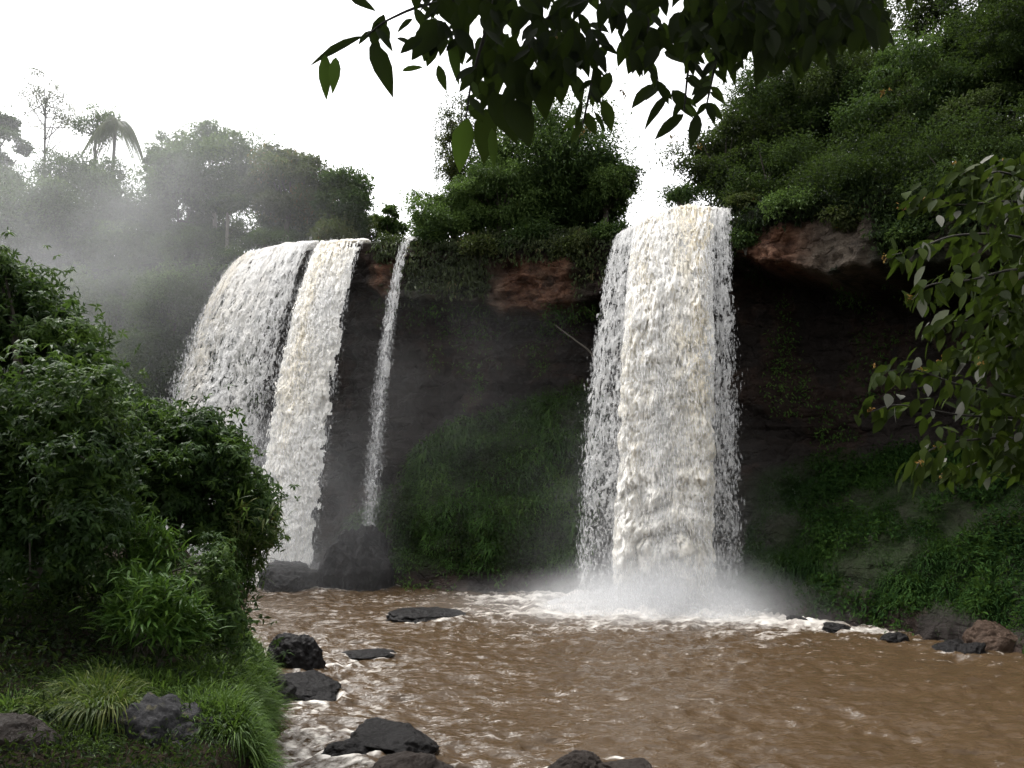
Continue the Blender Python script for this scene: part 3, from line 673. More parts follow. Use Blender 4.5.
stuff_growth('undergrowth', 'broad leaved weeds in dark patches on the slope at right', 'undergrowth', talm * win(742, 1260) * (CL['nz'] > .05), 14000, 'leaf', .20, 'fern_shade_tint', .2)
stuff_growth('rock_plants', 'scattered small plants clinging to the dark rock face', 'rock plants', np.maximum(win(376, 600), win(738, 1000)) * (hm > 3) * (1 - talm) * (CL['nz'] > .16), 6000, 'leaf', .16, 'fern', .4)

# ------------------------------------------------------------------ trees
def clump_leaves(acc, c, rad, n, L, rn, W=.42, droop=.3, flat=.65, full=False):
    d = nrm(R.normal(0, 1, (n, 3)) + np.array([0, 0, .35])); q = (.35 + .65 * R.random((n, 1)) ** .55)
    ax = np.exp(R.normal(0, .32, 3)) * np.array([1, 1, flat]); g3 = (R.random((n, 1)) < .35)
    off = np.where(g3, np.clip(R.normal(0, .5, (n, 3)), -1.05, 1.05), d * q) * ax; a_ = R.uniform(-.5, .5); off = off @ np.array([[math.cos(a_), 0, math.sin(a_)], [0, 1, 0], [-math.sin(a_), 0, math.cos(a_)]])
    p = c + off * rad
    p = p + rad * .22 * np.stack([fbm(p[:, 0] * 3 / rad, p[:, 1] * 3 / rad, p[:, 2] * 3 / rad, 2, k) for k in (1, 2, 3)], -1)
    D = d * .7 + R.normal(0, .55, (n, 3)) + np.array([0, 0, -droop]); N = d * .4 + np.array([0, 0, .8]) + R.normal(0, .38, (n, 3))
    r = np.clip(rn + R.normal(0, .13, n), 0, 1)
    f = leaves14 if full else leaves4
    f(acc, p, D, N, L * R.uniform(.65, 1.35, n), L * W * R.uniform(.8, 1.2, n), r)
def tree(name, label, cat, base, top_r, cc, rr, L, n, mat='leaf', group=None, clumps=34, sparse=.0, barkm='bark', lean=(0, 0), flat=.62, crr=(.25, .44)):
    base = np.asarray(base, float); cc = np.asarray(cc, float); rr = np.asarray(rr, float)
    root = empty(name, tuple(base), label, cat, group)
    tk, cr = Acc(), Acc()
    mid = (base + cc) / 2 + np.array([R.normal(0, .15), R.normal(0, .15), 0]); head = cc + np.array([0, 0, rr[2] * .25])
    pth = curve([base - np.array([0, 0, .4]), mid, cc - np.array([0, 0, rr[2] * .35]), head], 6)
    tube(tk, pth, np.linspace(top_r * 1.2, top_r * .3, len(pth)), 8)
    cs = []
    for k in range(clumps):
        d = nrm(R.normal(0, 1, 3)); q = R.uniform(.45, 1.0) ** .7; d[2] = d[2] if d[2] > -.55 else -.55
        cs.append((cc + d * q * rr * .88, R.uniform(*crr) * rr[:2].mean() * (1.15 - .4 * q) * math.exp(R.normal(-.08, .3))))
    L = L * R.uniform(.85, 1.3); tot = sum(c[1] ** 2 for c in cs)
    for k, (c, rad) in enumerate(cs):
        if R.random() < sparse: continue
        clump_leaves(cr, c, rad, max(20, int(n * rad ** 2 / tot)), L, R.uniform(.0, .95), flat=flat)
        if k % 4 == 0 or sparse:
            s0 = pth[int(len(pth) * R.uniform(.45, .85))]; m = (s0 + c) / 2 + np.array([0, 0, -.12 * rad])
            lp = curve([s0, m, c], 4); tube(tk, lp, np.linspace(top_r * .4, top_r * .08, len(lp)), 5)
    # loose outer sprigs that break the outline
    m = n // 40; d = nrm(R.normal(0, 1, (m, 3)) + np.array([0, 0, .25])); g = fbm(d[:, 0] * 4, d[:, 1] * 4, d[:, 2] * 4, 2, int(base[0] * 7) % 97)
    k = g > .0; p = cc + d[k] * rr * (R.uniform(.8, 1.0, (k.sum(), 1)))
    leaves4(cr, p, d[k] + R.normal(0, .5, (k.sum(), 3)), np.array([0, 0, 1.0]) + R.normal(0, .5, (k.sum(), 3)), L * R.uniform(.6, 1.2, k.sum()), L * .4, np.clip(R.normal(.5, .2, k.sum()), 0, 1))
    tk.build('trunk', M[barkm], root, True); cr.build('crown', M[mat], root)
    return root
def ptree(name, label, cat, px, top, bot, hw, Y, zb=15.4, L=.2, n=9000, dy=None, **kw):
    """a tree whose crown shows from rows top to bot, hw pixels to each side of px"""
    a, b = at(px, top, Y), at(px, bot, Y); k = np.linalg.norm(b - a) ; rz = k / 2; rx = hw * Y / F
    cc = (a + b) / 2; return tree(name, label, cat, (cc[0] + kw.pop('bx', 0), Y, zb), kw.pop('tr', .16), cc, (rx, dy or rx * .9, rz), L, int(n * 1.7), **kw)
# left, in the spray
gA = 'misty trees at far left'
ptree('slender_tree', 'tall slender tree with thin open crown above the misty trees', 'tree', 46, 70, 140, 44, 50, n=3000, clumps=46, sparse=.25, L=.15, tr=.10, group=gA, bx=.5, flat=.55, crr=(.14, .34), mat='leaf_olive')
ptree('broadleaf_tree', 'hazy tree cut by the left picture edge', 'tree', -6, 100, 215, 38, 49, n=11000, L=.2, group=gA)
ptree('broadleaf_tree', 'round tree in the mist left of the wide fall, fullest of its row', 'tree', 82, 150, 262, 66, 46, n=22000, L=.2, group=gA, clumps=50, mat='leaf_pale')
ptree('broadleaf_tree', 'low bushy tree deepest in the mist at left', 'tree', 20, 188, 330, 62, 44.5, zb=12, n=12000, L=.2, group=gA)
ptree('slender_tree', 'small tree beside the palm with ragged dark crown', 'tree', 97, 92, 156, 27, 50, n=1500, clumps=34, sparse=.2, group=gA, crr=(.2, .40), tr=.10, mat='leaf_pale')
# middle left
gB = 'trees above the wide waterfall'
ptree('broadleaf_tree', 'large round tree above the left end of the wide fall', 'tree', 212, 124, 222, 62, 45, n=16000, clumps=60, group=gB, barkm='bark_pale', mat='leaf_pale', tr=.14)
ptree('broadleaf_tree', 'dark small topped tree left of the large round tree', 'tree', 166, 130, 215, 24, 46, n=4000, group=gB)
ptree('broadleaf_tree', 'wide dull green tree over the middle of the wide fall', 'tree', 290, 146, 240, 48, 43.5, n=12000, clumps=44, group=gB, mat='leaf_olive')
ptree('broadleaf_tree', 'sloping crowned tree at right end of the wide fall', 'tree', 342, 168, 240, 32, 42, n=7000, group=gB)
ptree('broadleaf_tree', 'small far tree in the gap left of the centre trees', 'tree', 388, 205, 240, 20, 46, n=2200, group=gB, clumps=18, sparse=.15, mat='leaf_pale')
ptree('bare_trunk_tree', 'thin pale trunked tree standing below the large round crown', 'tree', 228, 190, 216, 20, 42, n=1800, barkm='bark_pale', clumps=10, group=gB, tr=.1)
# centre
gC = 'trees on the cliff between the falls'
ptree('broadleaf_tree', 'big domed green tree on the cliff between the waterfalls', 'tree', 544, 114, 240, 84, 38.5, n=34000, clumps=90, L=.15, group=gC, crr=(.26, .46))
ptree('broadleaf_tree', 'lighter leafy tree in front of the big domed tree', 'tree', 500, 158, 246, 58, 36.8, n=15000, clumps=60, L=.15, group=gC, mat='leaf_pale')
vt = ptree('slender_tree', 'tall thin tree hung with vines at left of the big domed tree', 'tree', 458, 84, 215, 22, 38, n=3600, clumps=54, sparse=.15, L=.15, group=gC, crr=(.25, .55), mat='leaf_olive')
for vx, v0, v1 in [(441, 100, 175), (447, 92, 190), (453, 96, 168), (462, 90, 200), (470, 98, 185), (476, 108, 178), (436, 118, 196)]:
    a = Acc(); c = curve(at([vx, vx + R.uniform(-2, 2), vx + R.uniform(-3, 3)], [v0, (v0 + v1) / 2, v1], 37.6 + R.uniform(-.4, .4) * np.ones(3)), 10); tube(a, c, np.linspace(.012, .006, len(c)), 4)
    m = 260; q = c[R.integers(0, len(c), m)] + R.normal(0, .09, (m, 3)); leaves4(a, q, R.normal(0, .5, (m, 3)) + np.array([0, 0, -.9]), R.normal(0, .5, (m, 3)) + np.array([0, -.7, .4]), .13 * R.uniform(.6, 1.3, m), .05, np.clip(R.normal(.4, .2, m), 0, .9))
    a.build('hanging_vine', M['vine'], vt)
ptree('broadleaf_tree', 'sparse edged tree leaning toward the tall fall', 'tree', 606, 148, 232, 38, 36.5, n=10000, clumps=44, L=.15, group=gC, sparse=.05)
ptree('broadleaf_tree', 'low leafy tree at the left foot of the domed tree', 'tree', 452, 192, 250, 44, 37, n=8000, clumps=34, L=.16, group=gC, mat='leaf_pale')
# right
gD = 'trees on the cliff at right'
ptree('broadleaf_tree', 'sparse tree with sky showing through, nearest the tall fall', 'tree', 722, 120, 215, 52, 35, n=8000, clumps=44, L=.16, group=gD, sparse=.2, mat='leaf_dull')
ptree('broadleaf_tree', 'bushy tree overhanging the right lip of the tall fall', 'tree', 770, 140, 226, 66, 32.5, n=15000, clumps=54, L=.15, group=gD, mat='leaf_shade_tint')
ptree('broadleaf_tree', 'tall dark tree behind the bushy right hand trees', 'tree', 800, 40, 190, 80, 35, n=17000, clumps=60, L=.17, group=gD, mat='leaf_shade_tint')
ptree('broadleaf_tree', 'broad tree bulging over the reddish ledge at right', 'tree', 860, 130, 235, 80, 29.5, n=20000, clumps=64, L=.14, group=gD, mat='leaf_shade_tint')
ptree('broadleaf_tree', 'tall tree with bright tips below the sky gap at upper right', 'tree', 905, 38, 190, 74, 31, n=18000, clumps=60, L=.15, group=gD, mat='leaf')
ptree('broadleaf_tree', 'dark leafy tree above the drooping branch at right', 'tree', 970, 120, 262, 86, 26.5, n=20000, clumps=60, L=.13, group=gD, mat='leaf_shade_tint')
ptree('broadleaf_tree', 'highest tree in the upper right corner', 'tree', 1010, 0, 150, 62, 29, n=16000, clumps=50, L=.15, group=gD, mat='leaf_shade_tint')
ptree('broadleaf_tree', 'tree at the right picture edge above the cliff', 'tree', 1070, 60, 230, 70, 25.5, n=12000, clumps=44, L=.14, group=gD, mat='leaf_shade_tint')


# dense lower growth standing behind and below those trees
for (px, top, bot, hw, Y, zb, n, mt, lab, g) in [
    (178, 178, 262, 40, 46, 12, 12000, 'leaf_pale', 'pale bushy tree in the mist between the palm and the round tree', gB),
    (192, 226, 292, 48, 44, 12, 9000, 'leaf', 'low dark tree standing just under the large round tree', gB),
    (75, 220, 290, 50, 47.5, 10, 11000, 'leaf', 'dense low tree in the thick mist under the palm', gA),
    (30, 215, 300, 60, 47, 11, 9000, 'leaf_pale', 'misty low tree closing the gap below the slender tree', gA),
    (150, 212, 285, 46, 47, 13, 9000, 'leaf', 'dark bushy tree filling the gap left of the pale trunks', gB),
    (225, 196, 262, 50, 48, 13.5, 9000, 'leaf', 'dense shady tree behind the pale trunks', gB),
    (300, 205, 262, 46, 47, 13.5, 8000, 'leaf', 'low dense tree behind the crest of the wide fall', gB),
    (352, 208, 258, 34, 45, 14, 6000, 'leaf_olive', 'low dense tree behind the right end of the wide fall', gB),
    (118, 225, 330, 54, 43.5, 10, 13000, 'leaf_pale', 'pale leafy tree on the misty slope below the palm', gA),
    (176, 262, 345, 40, 41.3, 9, 10000, 'leaf_pale', 'lighter tree on the misty slope touching the wide fall', gA),
    (60, 270, 400, 62, 41.5, 7, 14000, 'leaf', 'broad tree low on the misty slope at far left', gA),
    (140, 320, 420, 48, 40, 6, 11000, 'leaf', 'dark tree lowest on the misty slope beside the wide fall', gA),
    (-30, 160, 300, 60, 46, 10, 9000, 'leaf', 'dim tree behind the others at the left edge', gA),
    (500, 170, 250, 56, 39.5, 14, 11000, 'leaf', 'dense dark tree low behind the domed tree', gC),
    (585, 180, 246, 44, 38.5, 14, 9000, 'leaf', 'dense dark tree behind the drooping edge shrubs', gC),
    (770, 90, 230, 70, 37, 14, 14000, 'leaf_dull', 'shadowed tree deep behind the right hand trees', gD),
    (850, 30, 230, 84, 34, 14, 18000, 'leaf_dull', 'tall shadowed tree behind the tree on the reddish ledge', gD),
    (1030, -50, 110, 50, 27, 14, 12000, 'leaf_shade_tint', 'dark tree filling the upper right corner of the wood', gD),
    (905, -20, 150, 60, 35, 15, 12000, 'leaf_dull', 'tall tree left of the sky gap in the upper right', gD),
    (1000, -60, 120, 70, 32, 15, 16000, 'leaf_shade_tint', 'tallest dark tree right of the sky gap in the upper right', gD),
    (960, 30, 170, 66, 33, 15, 14000, 'leaf_shade_tint', 'dark tree just under the sky gap in the upper right', gD),
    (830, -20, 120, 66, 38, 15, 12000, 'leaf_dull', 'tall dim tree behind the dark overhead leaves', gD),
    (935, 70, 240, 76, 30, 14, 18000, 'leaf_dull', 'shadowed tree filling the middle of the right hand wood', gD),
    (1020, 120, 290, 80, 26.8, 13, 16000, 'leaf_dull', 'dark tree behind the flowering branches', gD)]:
    ptree('broadleaf_tree', lab, 'tree', px, top, bot, hw, Y, zb=zb, n=n, L=.2 if Y > 36 else .16, mat=mt, group=g, clumps=48, tr=.14)

# palm at far left
def palm(label, px, py, Y, L, group):
    c = at(px, py, Y); root = empty('palm_tree', (c[0] - .3, Y, 15.4), label, 'palm tree', group); tk, cr = Acc(), Acc()
    tube(tk, curve([(c[0] - .3, Y, 15.0), (c[0] - .1, Y, (15.4 + c[2]) / 2), tuple(c)], 6), np.linspace(.14, .09, 13), 8)
    for k in range(13):
        a = k * 2.4 + R.uniform(-.2, .2); up = R.uniform(.15, .9); d = np.array([math.cos(a), math.sin(a), 0]) * L
        t = np.linspace(0, 1, 26)[:, None]; pth = c + d * t * .8 + np.array([0, 0, 1]) * (up * t - (1.1 + up) * t * t * 1.0) * L
        tube(cr, pth[::3], np.linspace(.025, .006, len(pth[::3])), 4)
        tg = nrm(np.gradient(pth, axis=0)); sd = nrm(np.cross(tg, [0, 0, 1.0]))
        for s in (-1, 1):
            D = sd * s * .7 + tg * .5 + np.array([0, 0, -.75])
            leaves4(cr, pth, D, np.tile([0, 0, 1.0], (26, 1)) + .1 * tg, L * .38 * np.sin(np.pi * (.12 + .8 * t[:, 0])) + .05, .075, np.clip(R.normal(.45, .15, 26), 0, 1))
    tk.build('trunk', M['bark'], root, True); cr.build('crown', M['leaf_olive'], root)
palm('drooping palm crown rising above the misty trees at far left', 116, 122, 48.5, 2.3, gA)

# shrubs along the cliff edge
def shrub(label, px, py, Y, hw, hh, group, n=2600, L=.16, mat='leaf', name='shrub', clumps=14):
    k = Y / F; c = at(px, py, Y); root = empty(name, (c[0], c[1], c[2] - hh * k), label, 'shrub', group); tk, cr = Acc(), Acc()
    for j in range(clumps):
        d = nrm(R.normal(0, 1, 3)); q = R.uniform(.2, 1); d[2] = abs(d[2]) - .35
        cc = c + d * q * np.array([hw, hw * .7, hh]) * k * .8; rad = hw * k * R.uniform(.3, .5)
        clump_leaves(cr, cc, rad, n // clumps, L, R.uniform(.15, .85))
        lp = curve([c - np.array([0, 0, hh * k]), (c + cc) / 2 - np.array([0, 0, hh * k * .3]), cc], 4); tube(tk, lp, np.linspace(.03, .008, len(lp)), 4)
    tk.build('stem', M['bark'], root, True); cr.build('foliage', M[mat], root)
gE = 'shrubs along the cliff edge'
for (px, py, Y, hw, hh, mat, lab) in [
    (236, 258, 40.6, 22, 12, 'leaf', 'dark shrub touching the left edge of the wide fall'),
    (205, 276, 41.2, 26, 18, 'leaf_pale', 'light green shrub just left of the wide waterfall'),
    (165, 290, 41.8, 30, 22, 'leaf', 'shrub on the misty bank, second from the wide fall'),
    (120, 285, 42.6, 34, 26, 'leaf_pale', 'large pale shrub on the misty bank at left'),
    (70, 310, 43, 36, 28, 'leaf', 'lowest shrub on the misty bank at left'),
    (200, 240, 42.4, 34, 12, 'leaf_pale', 'low spreading shrub below the pale tree trunks'),
    (265, 240, 41, 30, 10, 'leaf', 'flat shrub behind the crest of the wide waterfall'),
    (330, 234, 40, 30, 10, 'leaf_olive', 'dull shrub behind the right part of the wide waterfall'),
    (430, 236, 35.9, 26, 22, 'leaf', 'shrub hanging beside the top of the thin trickle'),
    (480, 250, 35.2, 32, 22, 'leaf_olive', 'olive shrub spilling over the edge above the red rock'),
    (530, 236, 35.4, 34, 24, 'leaf', 'dense shrub directly above the red rock face'),
    (575, 250, 34.6, 30, 26, 'leaf_olive', 'drooping shrub at right end of the red rock face'),
    (610, 235, 34.2, 24, 26, 'leaf', 'green shrub against the left veil of the tall fall'),
    (680, 196, 34, 26, 12, 'leaf', 'small shrub on the skyline behind the tall fall crest'),
    (740, 205, 31.4, 26, 18, 'leaf_olive', 'shrub against the right edge of the tall fall crest'),
    (745, 240, 30.8, 14, 16, 'leaf', 'hanging green tuft just right of the tall fall'),
    (800, 205, 29.6, 40, 24, 'leaf_pale', 'lighter shrub above the reddish ledge at right'),
    (850, 222, 28.4, 36, 18, 'leaf_olive', 'grey green shrub draped on the pale ledge at right'),
    (910, 235, 26.8, 40, 28, 'leaf', 'dark shrub right of the pale ledge')]:
    shrub(lab, px, py, Y, hw, hh, gE, mat=mat, n=2600 if hw < 30 else 3600)

# dead branch leaning on the rock left of the tall fall
a = Acc(); tube(a, curve(at([555, 575, 590, 602], [325, 340, 352, 372], [34.2, 34.0, 33.8, 33.6]), 6), np.linspace(.025, .05, 19), 7)
tag(a.build('dead_branch', M['bark']), 'bare grey branch hanging beside the left veil of the tall fall', 'branch')

# ------------------------------------------------------------------ near left bank
def inpoly(x, y, poly):
    c = np.zeros(len(x), bool); j = len(poly) - 1
    for i in range(len(poly)):
        xi, yi = poly[i]; xj, yj = poly[j]
        c ^= ((yi > y) != (yj > y)) & (x < (xj - xi) * (y - yi) / (yj - yi + 1e-9) + xi); j = i
    return c
def whorls(acc, c, rad, n, L, rn, k=6, W=.3, flat=.7, droop=.45):
    """leaves in drooping whorls at the twig ends, like the broad leaved trees by the river"""
    m = max(1, n // k); d = nrm(R.normal(0, 1, (m, 3)) + np.array([0, -.25, .35])); q = (.45 + .55 * R.random((m, 1)) ** .5)
    ss = np.exp(R.normal(0, .34, 3)) * np.array([1, 1, flat]); a_ = R.uniform(-.7, .7); off = np.where(R.random((m, 1)) < .35, R.normal(0, .6, (m, 3)), d * q) * ss
    e = c + off @ np.array([[math.cos(a_), 0, math.sin(a_)], [0, 1, 0], [-math.sin(a_), 0, math.cos(a_)]]) * rad; ax = nrm(d + np.array([0, 0, .5]))
    P = np.repeat(e, k, 0); A = np.repeat(ax, k, 0); n = len(P)
    S = nrm(np.cross(A, R.normal(0, 1, (n, 3)))); D = S + A * .25 + np.array([0, 0, -droop]) + R.normal(0, .15, (n, 3))
    leaves14_or4 = leaves4
    leaves14_or4(acc, P, D, A + R.normal(0, .2, (n, 3)), L * R.uniform(.7, 1.3, n), L * W * R.uniform(.8, 1.2, n), np.clip(np.repeat(rn + R.normal(0, .12, m), k) + R.normal(0, .1, n), 0, 1), droop=.25)
def poly_tree(label, poly, Yf, base, n, L, nc, rads, trunk_r, mat='leaf_near', group=None, name='broadleaf_tree', limbs=10):
    root = empty(name, base, label, 'tree', group); tk, cr = Acc(), Acc(); b = np.array(base, float)
    xs = [p[0] for p in poly]; ys = [p[1] for p in poly]; cs = []
    while len(cs) < nc:
        x, y = R.uniform(min(xs), max(xs)), R.uniform(min(ys), max(ys))
        if inpoly(np.array([x]), np.array([y]), poly)[0]: cs.append(at(x, y, Yf(x, y) + abs(R.normal(0, .5)) + R.uniform(0, 1.2)))
    for q in range(nc // 2):     # twigs that reach out past the crown's edge
        x0, y0 = poly[R.integers(len(poly))]; x1, y1 = poly[R.integers(len(poly))]; i0 = R.integers(len(poly) - 1); f_ = R.random()
        x, y = np.array(poly[i0]) * (1 - f_) + np.array(poly[i0 + 1]) * f_; cs.append(at(x + R.uniform(-7, 3), y - R.uniform(-7, 2), Yf(x, y) + R.uniform(.1, .9)))
    rs = [R.uniform(*rads) if i < nc else R.uniform(.14, .32) for i in range(len(cs))]; tot = sum(r * r for r in rs)
    cen = np.mean(cs, 0); main = curve([b - np.array([0, 0, .3]), (b * .6 + cen * .4) + np.array([.1, .2, 0]), cen], 7)
    tube(tk, main, np.linspace(trunk_r, trunk_r * .4, len(main)), 8)
    for i, (c, r) in enumerate(zip(cs, rs)):
        whorls(cr, c, r, int(n * r * r / tot), L, R.uniform(.12, .8))
        if i % max(1, nc // limbs) == 0:
            s0 = main[R.integers(len(main) // 3, len(main))]; lp = curve([s0, (s0 + c) / 2 + np.array([0, .1, .1]), c], 5); tube(tk, lp, np.linspace(trunk_r * .35, .012, len(lp)), 5)
    tk.build('trunk', M['bark'], root, True); cr.build('crown', M[mat], root)
    return root
gF = 'trees on the near left bank'
poly_tree('dark leafy tree filling the left edge of the near bank',
          [(-90, 250), (5, 262), (40, 292), (85, 345), (110, 385), (125, 440), (110, 520), (60, 560), (-90, 620)],
          lambda x, y: 12.3 - 1.5 * (y > 380) * (x < 110) + (y < 350) * .3, (-8.2, 13.6, 2.4), 70000, .145, 120, (.28, .68), .16, group=gF)
poly_tree('spreading leafy tree leaning over the river in front of the wide fall',
          [(90, 420), (120, 408), (150, 410), (190, 418), (232, 440), (252, 480), (268, 510), (258, 540), (215, 530), (150, 530), (100, 520)],
          lambda x, y: 14.2, (-6.9, 15.0, 2.4), 50000, .145, 80, (.26, .58), .12, group=gF)
poly_tree('low shadowed shrub under the leaning trees on the near bank',
          [(-60, 520), (60, 530), (150, 535), (215, 540), (235, 590), (225, 640), (150, 660), (60, 680), (-60, 690)],
          lambda x, y: 13.4 - .9 * (x > 180), (-7.2, 14.2, 2.3), 46000, .14, 60, (.4, .7), .06, group=gF, name='shrub')
# bare twig poking out of the crown
a = Acc(); tube(a, curve(at([104, 122, 132, 134, 138], [366, 376, 388, 404, 425], [13.6, 13.7, 13.8, 13.9, 14.0]), 6), np.linspace(.008, .035, 25), 6)
tag(a.build('dead_branch', M['twig']), 'bare dark twig sticking out of the near bank tree', 'branch')

def cane_shrub(label, tips, Y0, base, n, L, mat, W=.14, group=None, stems=True, name='bamboo_shrub', spread=.28):
    root = empty(name, base, label, 'shrub', group); st, fo = Acc(), Acc(); b = np.array(base, float)
    for (px, py) in tips:
        e = at(px, py, Y0 + R.uniform(-.5, .5)); s0 = b + np.array([R.uniform(-.25, .25), R.uniform(-.2, .2), 0])
        s0[2] = ground_z(s0[0], s0[1]) - .05
        pth = curve([s0, s0 * .45 + e * .55 + np.array([0, 0, .25]), e], 8); tube(st, pth, np.linspace(.012, .004, len(pth)), 5)
        m = n // len(tips); t = R.uniform(.35, 1, m) ** .8; i = np.clip((t * (len(pth) - 1)).astype(int), 0, len(pth) - 1)
        P = pth[i] + R.normal(0, spread * .4, (m, 3)); dv = nrm(pth[-1] - pth[0])
        D = R.normal(0, .6, (m, 3)) + dv * .5 + np.array([0, -.2, .1]); rn = np.clip(R.normal(.5, .22, m), 0, 1)
        leaves14(fo, P, D, np.array([0, 0, 1.0]) + R.normal(0, .35, (m, 3)), L * R.uniform(.6, 1.25, m), L * W * R.uniform(.8, 1.2, m), rn, droop=R.uniform(.1, .6, m))
    st.build('stem', M['bark'], root, True); fo.build('foliage', M[mat], root)
gG = 'long leaved shrubs on the near bank'
def gb(x, y): return (x, y, float(ground_z(x, y)))
cane_shrub('bright green bamboo like shrub above the grassy boulder', [(120, 600), (135, 575), (150, 585), (165, 590), (180, 600), (195, 615), (205, 625), (150, 615), (170, 625), (110, 615), (125, 625), (190, 635)], 10.6, gb(-4.9, 10.9), 1900, .24, 'leaf_bamboo', group=gG)
cane_shrub('upper clump of upright lance leaves on the near bank', [(120, 530), (135, 515), (150, 520), (165, 530), (140, 545), (160, 550), (175, 545)], 12.2, gb(-5.9, 12.4), 1000, .24, 'leaf_bamboo', group=gG)
cane_shrub('bronze tipped long leaves at the river end of the leaning tree', [(245, 500), (262, 495), (275, 505), (280, 520), (268, 535), (252, 530), (240, 520)], 14.2, gb(-5.4, 15.0), 900, .26, 'leaf_tip', group=gG)
cane_shrub('dark hanging stalks below the bronze tipped leaves', [(225, 580), (240, 570), (255, 565), (262, 555), (235, 600), (215, 605)], 14.6, gb(-5.4, 14.8), 900, .2, 'leaf_near', group=gG, W=.1)

# low plants that cover the soil of the near bank
n = 30000; gx, gy = R.uniform(-12, -1.4, n), R.uniform(9.8, 19, n); gz = ground_z(gx, gy); k = (gz > .35) & (fbm(gx * .8, gy * .8, oct=3, seed=401) > -.35)
gx, gy, gz = gx[k], gy[k], gz[k]; n = len(gx); a = Acc(); P = np.stack([gx, gy, gz + R.random(n) ** 2 * .4], -1)
leaves4(a, P, R.normal(0, .8, (n, 3)) + np.array([0, -.2, .25]), np.array([0, -.2, 1.0]) + R.normal(0, .45, (n, 3)), .11 * R.uniform(.5, 1.3, n), .045, np.clip(.3 + .5 * fbm(gx * 1.2, gy * 1.2, oct=2, seed=405) + R.normal(0, .15, n), 0, 1))
n = 16000; gx, gy = R.uniform(-7, -1.4, n), R.uniform(6.2, 10.2, n); gz = ground_z(gx, gy); k = gz > .8; gx, gy, gz = gx[k], gy[k], gz[k]; n = len(gx)
leaves4(a, np.stack([gx, gy, gz + R.random(n) ** 2 * .14], -1), R.normal(0, .8, (n, 3)) + np.array([0, -.2, .3]), np.array([0, -.2, 1.0]) + R.normal(0, .5, (n, 3)), .075 * R.uniform(.5, 1.4, n), .026, np.clip(.3 + .5 * fbm(gx * 1.6, gy * 1.6, oct=2, seed=415) + R.normal(0, .15, n), 0, 1))
tag(a.build('undergrowth', M['leaf_shade_tint']), 'low dark leafy plants covering the soil of the near bank', 'undergrowth', kind='stuff')
# boulders and grass of the near bank
rock('boulder', 'grey lichened boulder under overhanging grass at lower left', tuple(at(158, 775, 8.5)), (.56, .55, .58), 92, 'rock_lichen', cat='boulder', inwater=False, tilt=.35, rz=.4, rough=.24, cuts=6, sub=6)
rock('boulder', 'smooth brown boulder in the lower left corner', tuple(at(24, 768, 7.8)), (.5, .45, .42), 93, 'rock_brown', cat='boulder', inwater=False, rough=.08)
rock('boulder', 'small pale rock half hidden by grass beside the lichened boulder', tuple(at(206, 752, 8.9)), (.26, .3, .3), 95, 'rock_lichen', cat='boulder', inwater=False)
def grass(label, px, Y, n, L, mat, rad, zoff=0.0, lean=(.0, -.25), bend=(.35, 1.0), pyz=None, group='grass clumps on the near bank'):
    x = (px - 512) / F * Y; z = float(ground_z(x, Y)) + zoff
    if pyz is not None: z = float(at(px, pyz, Y)[2])
    a = Acc(); q = np.sqrt(R.random(n)) * rad; th = R.uniform(0, 2 * math.pi, n)
    P = np.stack([x + q * np.cos(th), Y + q * np.sin(th), np.full(n, z)], -1)
    if pyz is None: P[:, 2] = ground_z(P[:, 0], P[:, 1]) + zoff
    P[:, 2] -= .06
    D = np.stack([np.cos(th) * q / rad * .8 + lean[0], np.sin(th) * q / rad * .8 + lean[1], np.full(n, 1.0)], -1) + R.normal(0, .25, (n, 3))
    blades(a, P, D, L * R.uniform(.5, 1.25, n), R.uniform(.007, .014, n) * (1 + Y / 14), R.uniform(*bend, n), np.clip(R.normal(.5, .22, n) + .15 * fbm(P[:, 0] * 3, P[:, 1] * 3, oct=2, seed=6), 0, 1), secs=5)
    tag(a.build('grass_clump', M[mat], origin=(x, Y, z)), label, 'grass', group)
grass('bright green grass high on the bank left of the bamboo like shrub', 120, 10.2, 1500, .5, 'grass', .45)
grass('wide green grass between the bamboo like shrub and the water', 222, 10.6, 1600, .55, 'grass', .45)
grass('green grass filling the bank right of the lichened boulder', 205, 8.9, 1500, .45, 'grass', .32)
grass('shadowy grass along the lower picture edge at left', 92, 8.0, 900, .3, 'grass', .35)
grass('tall green grass behind the lichened boulder', 150, 9.8, 1500, .55, 'grass', .42)
grass('bright green grass right of the bamboo like shrub', 185, 9.9, 1500, .55, 'grass', .42)
grass('light green grass on the bank above the small pale rock', 208, 9.4, 1300, .5, 'grass', .36)
grass('dense green grass reaching lowest at the water side', 240, 8.9, 1700, .5, 'grass', .36)
grass('long green grass bending to the river from the bank edge', 236, 9.7, 1500, .5, 'grass', .34, lean=(.25, -.2))
grass('short grass between the bank edge and the black pointed rock', 256, 10.6, 1200, .45, 'grass', .34, lean=(.25, -.2))
grass('yellowing grass draped over the lichened boulder', 118, 8.5, 500, .46, 'grass_dry', .30, pyz=698, bend=(.5, 1.6))
grass('yellow green grass and weeds left of the lichened boulder', 88, 8.8, 900, .40, 'grass_dry', .36, zoff=.1)
grass('small yellowing tuft at the right end of the lichened boulder', 196, 8.5, 260, .22, 'grass_dry', .10, pyz=735)
grass('low dark tuft above the brown corner boulder', 30, 8.6, 500, .4, 'grass', .2, zoff=.05)
grass('pale weeds on the crest of the grassy boulder', 110, 9.3, 900, .42, 'grass_dry', .34, zoff=.15)
grass('dark long grass above the rounded black rock', 248, 15.5, 1500, .8, 'grass', .6, lean=(.3, -.2))
grass('arching grass over the rounded black rock by the river', 264, 16.6, 1500, .65, 'grass', .6, lean=(.35, -.2), zoff=.2)
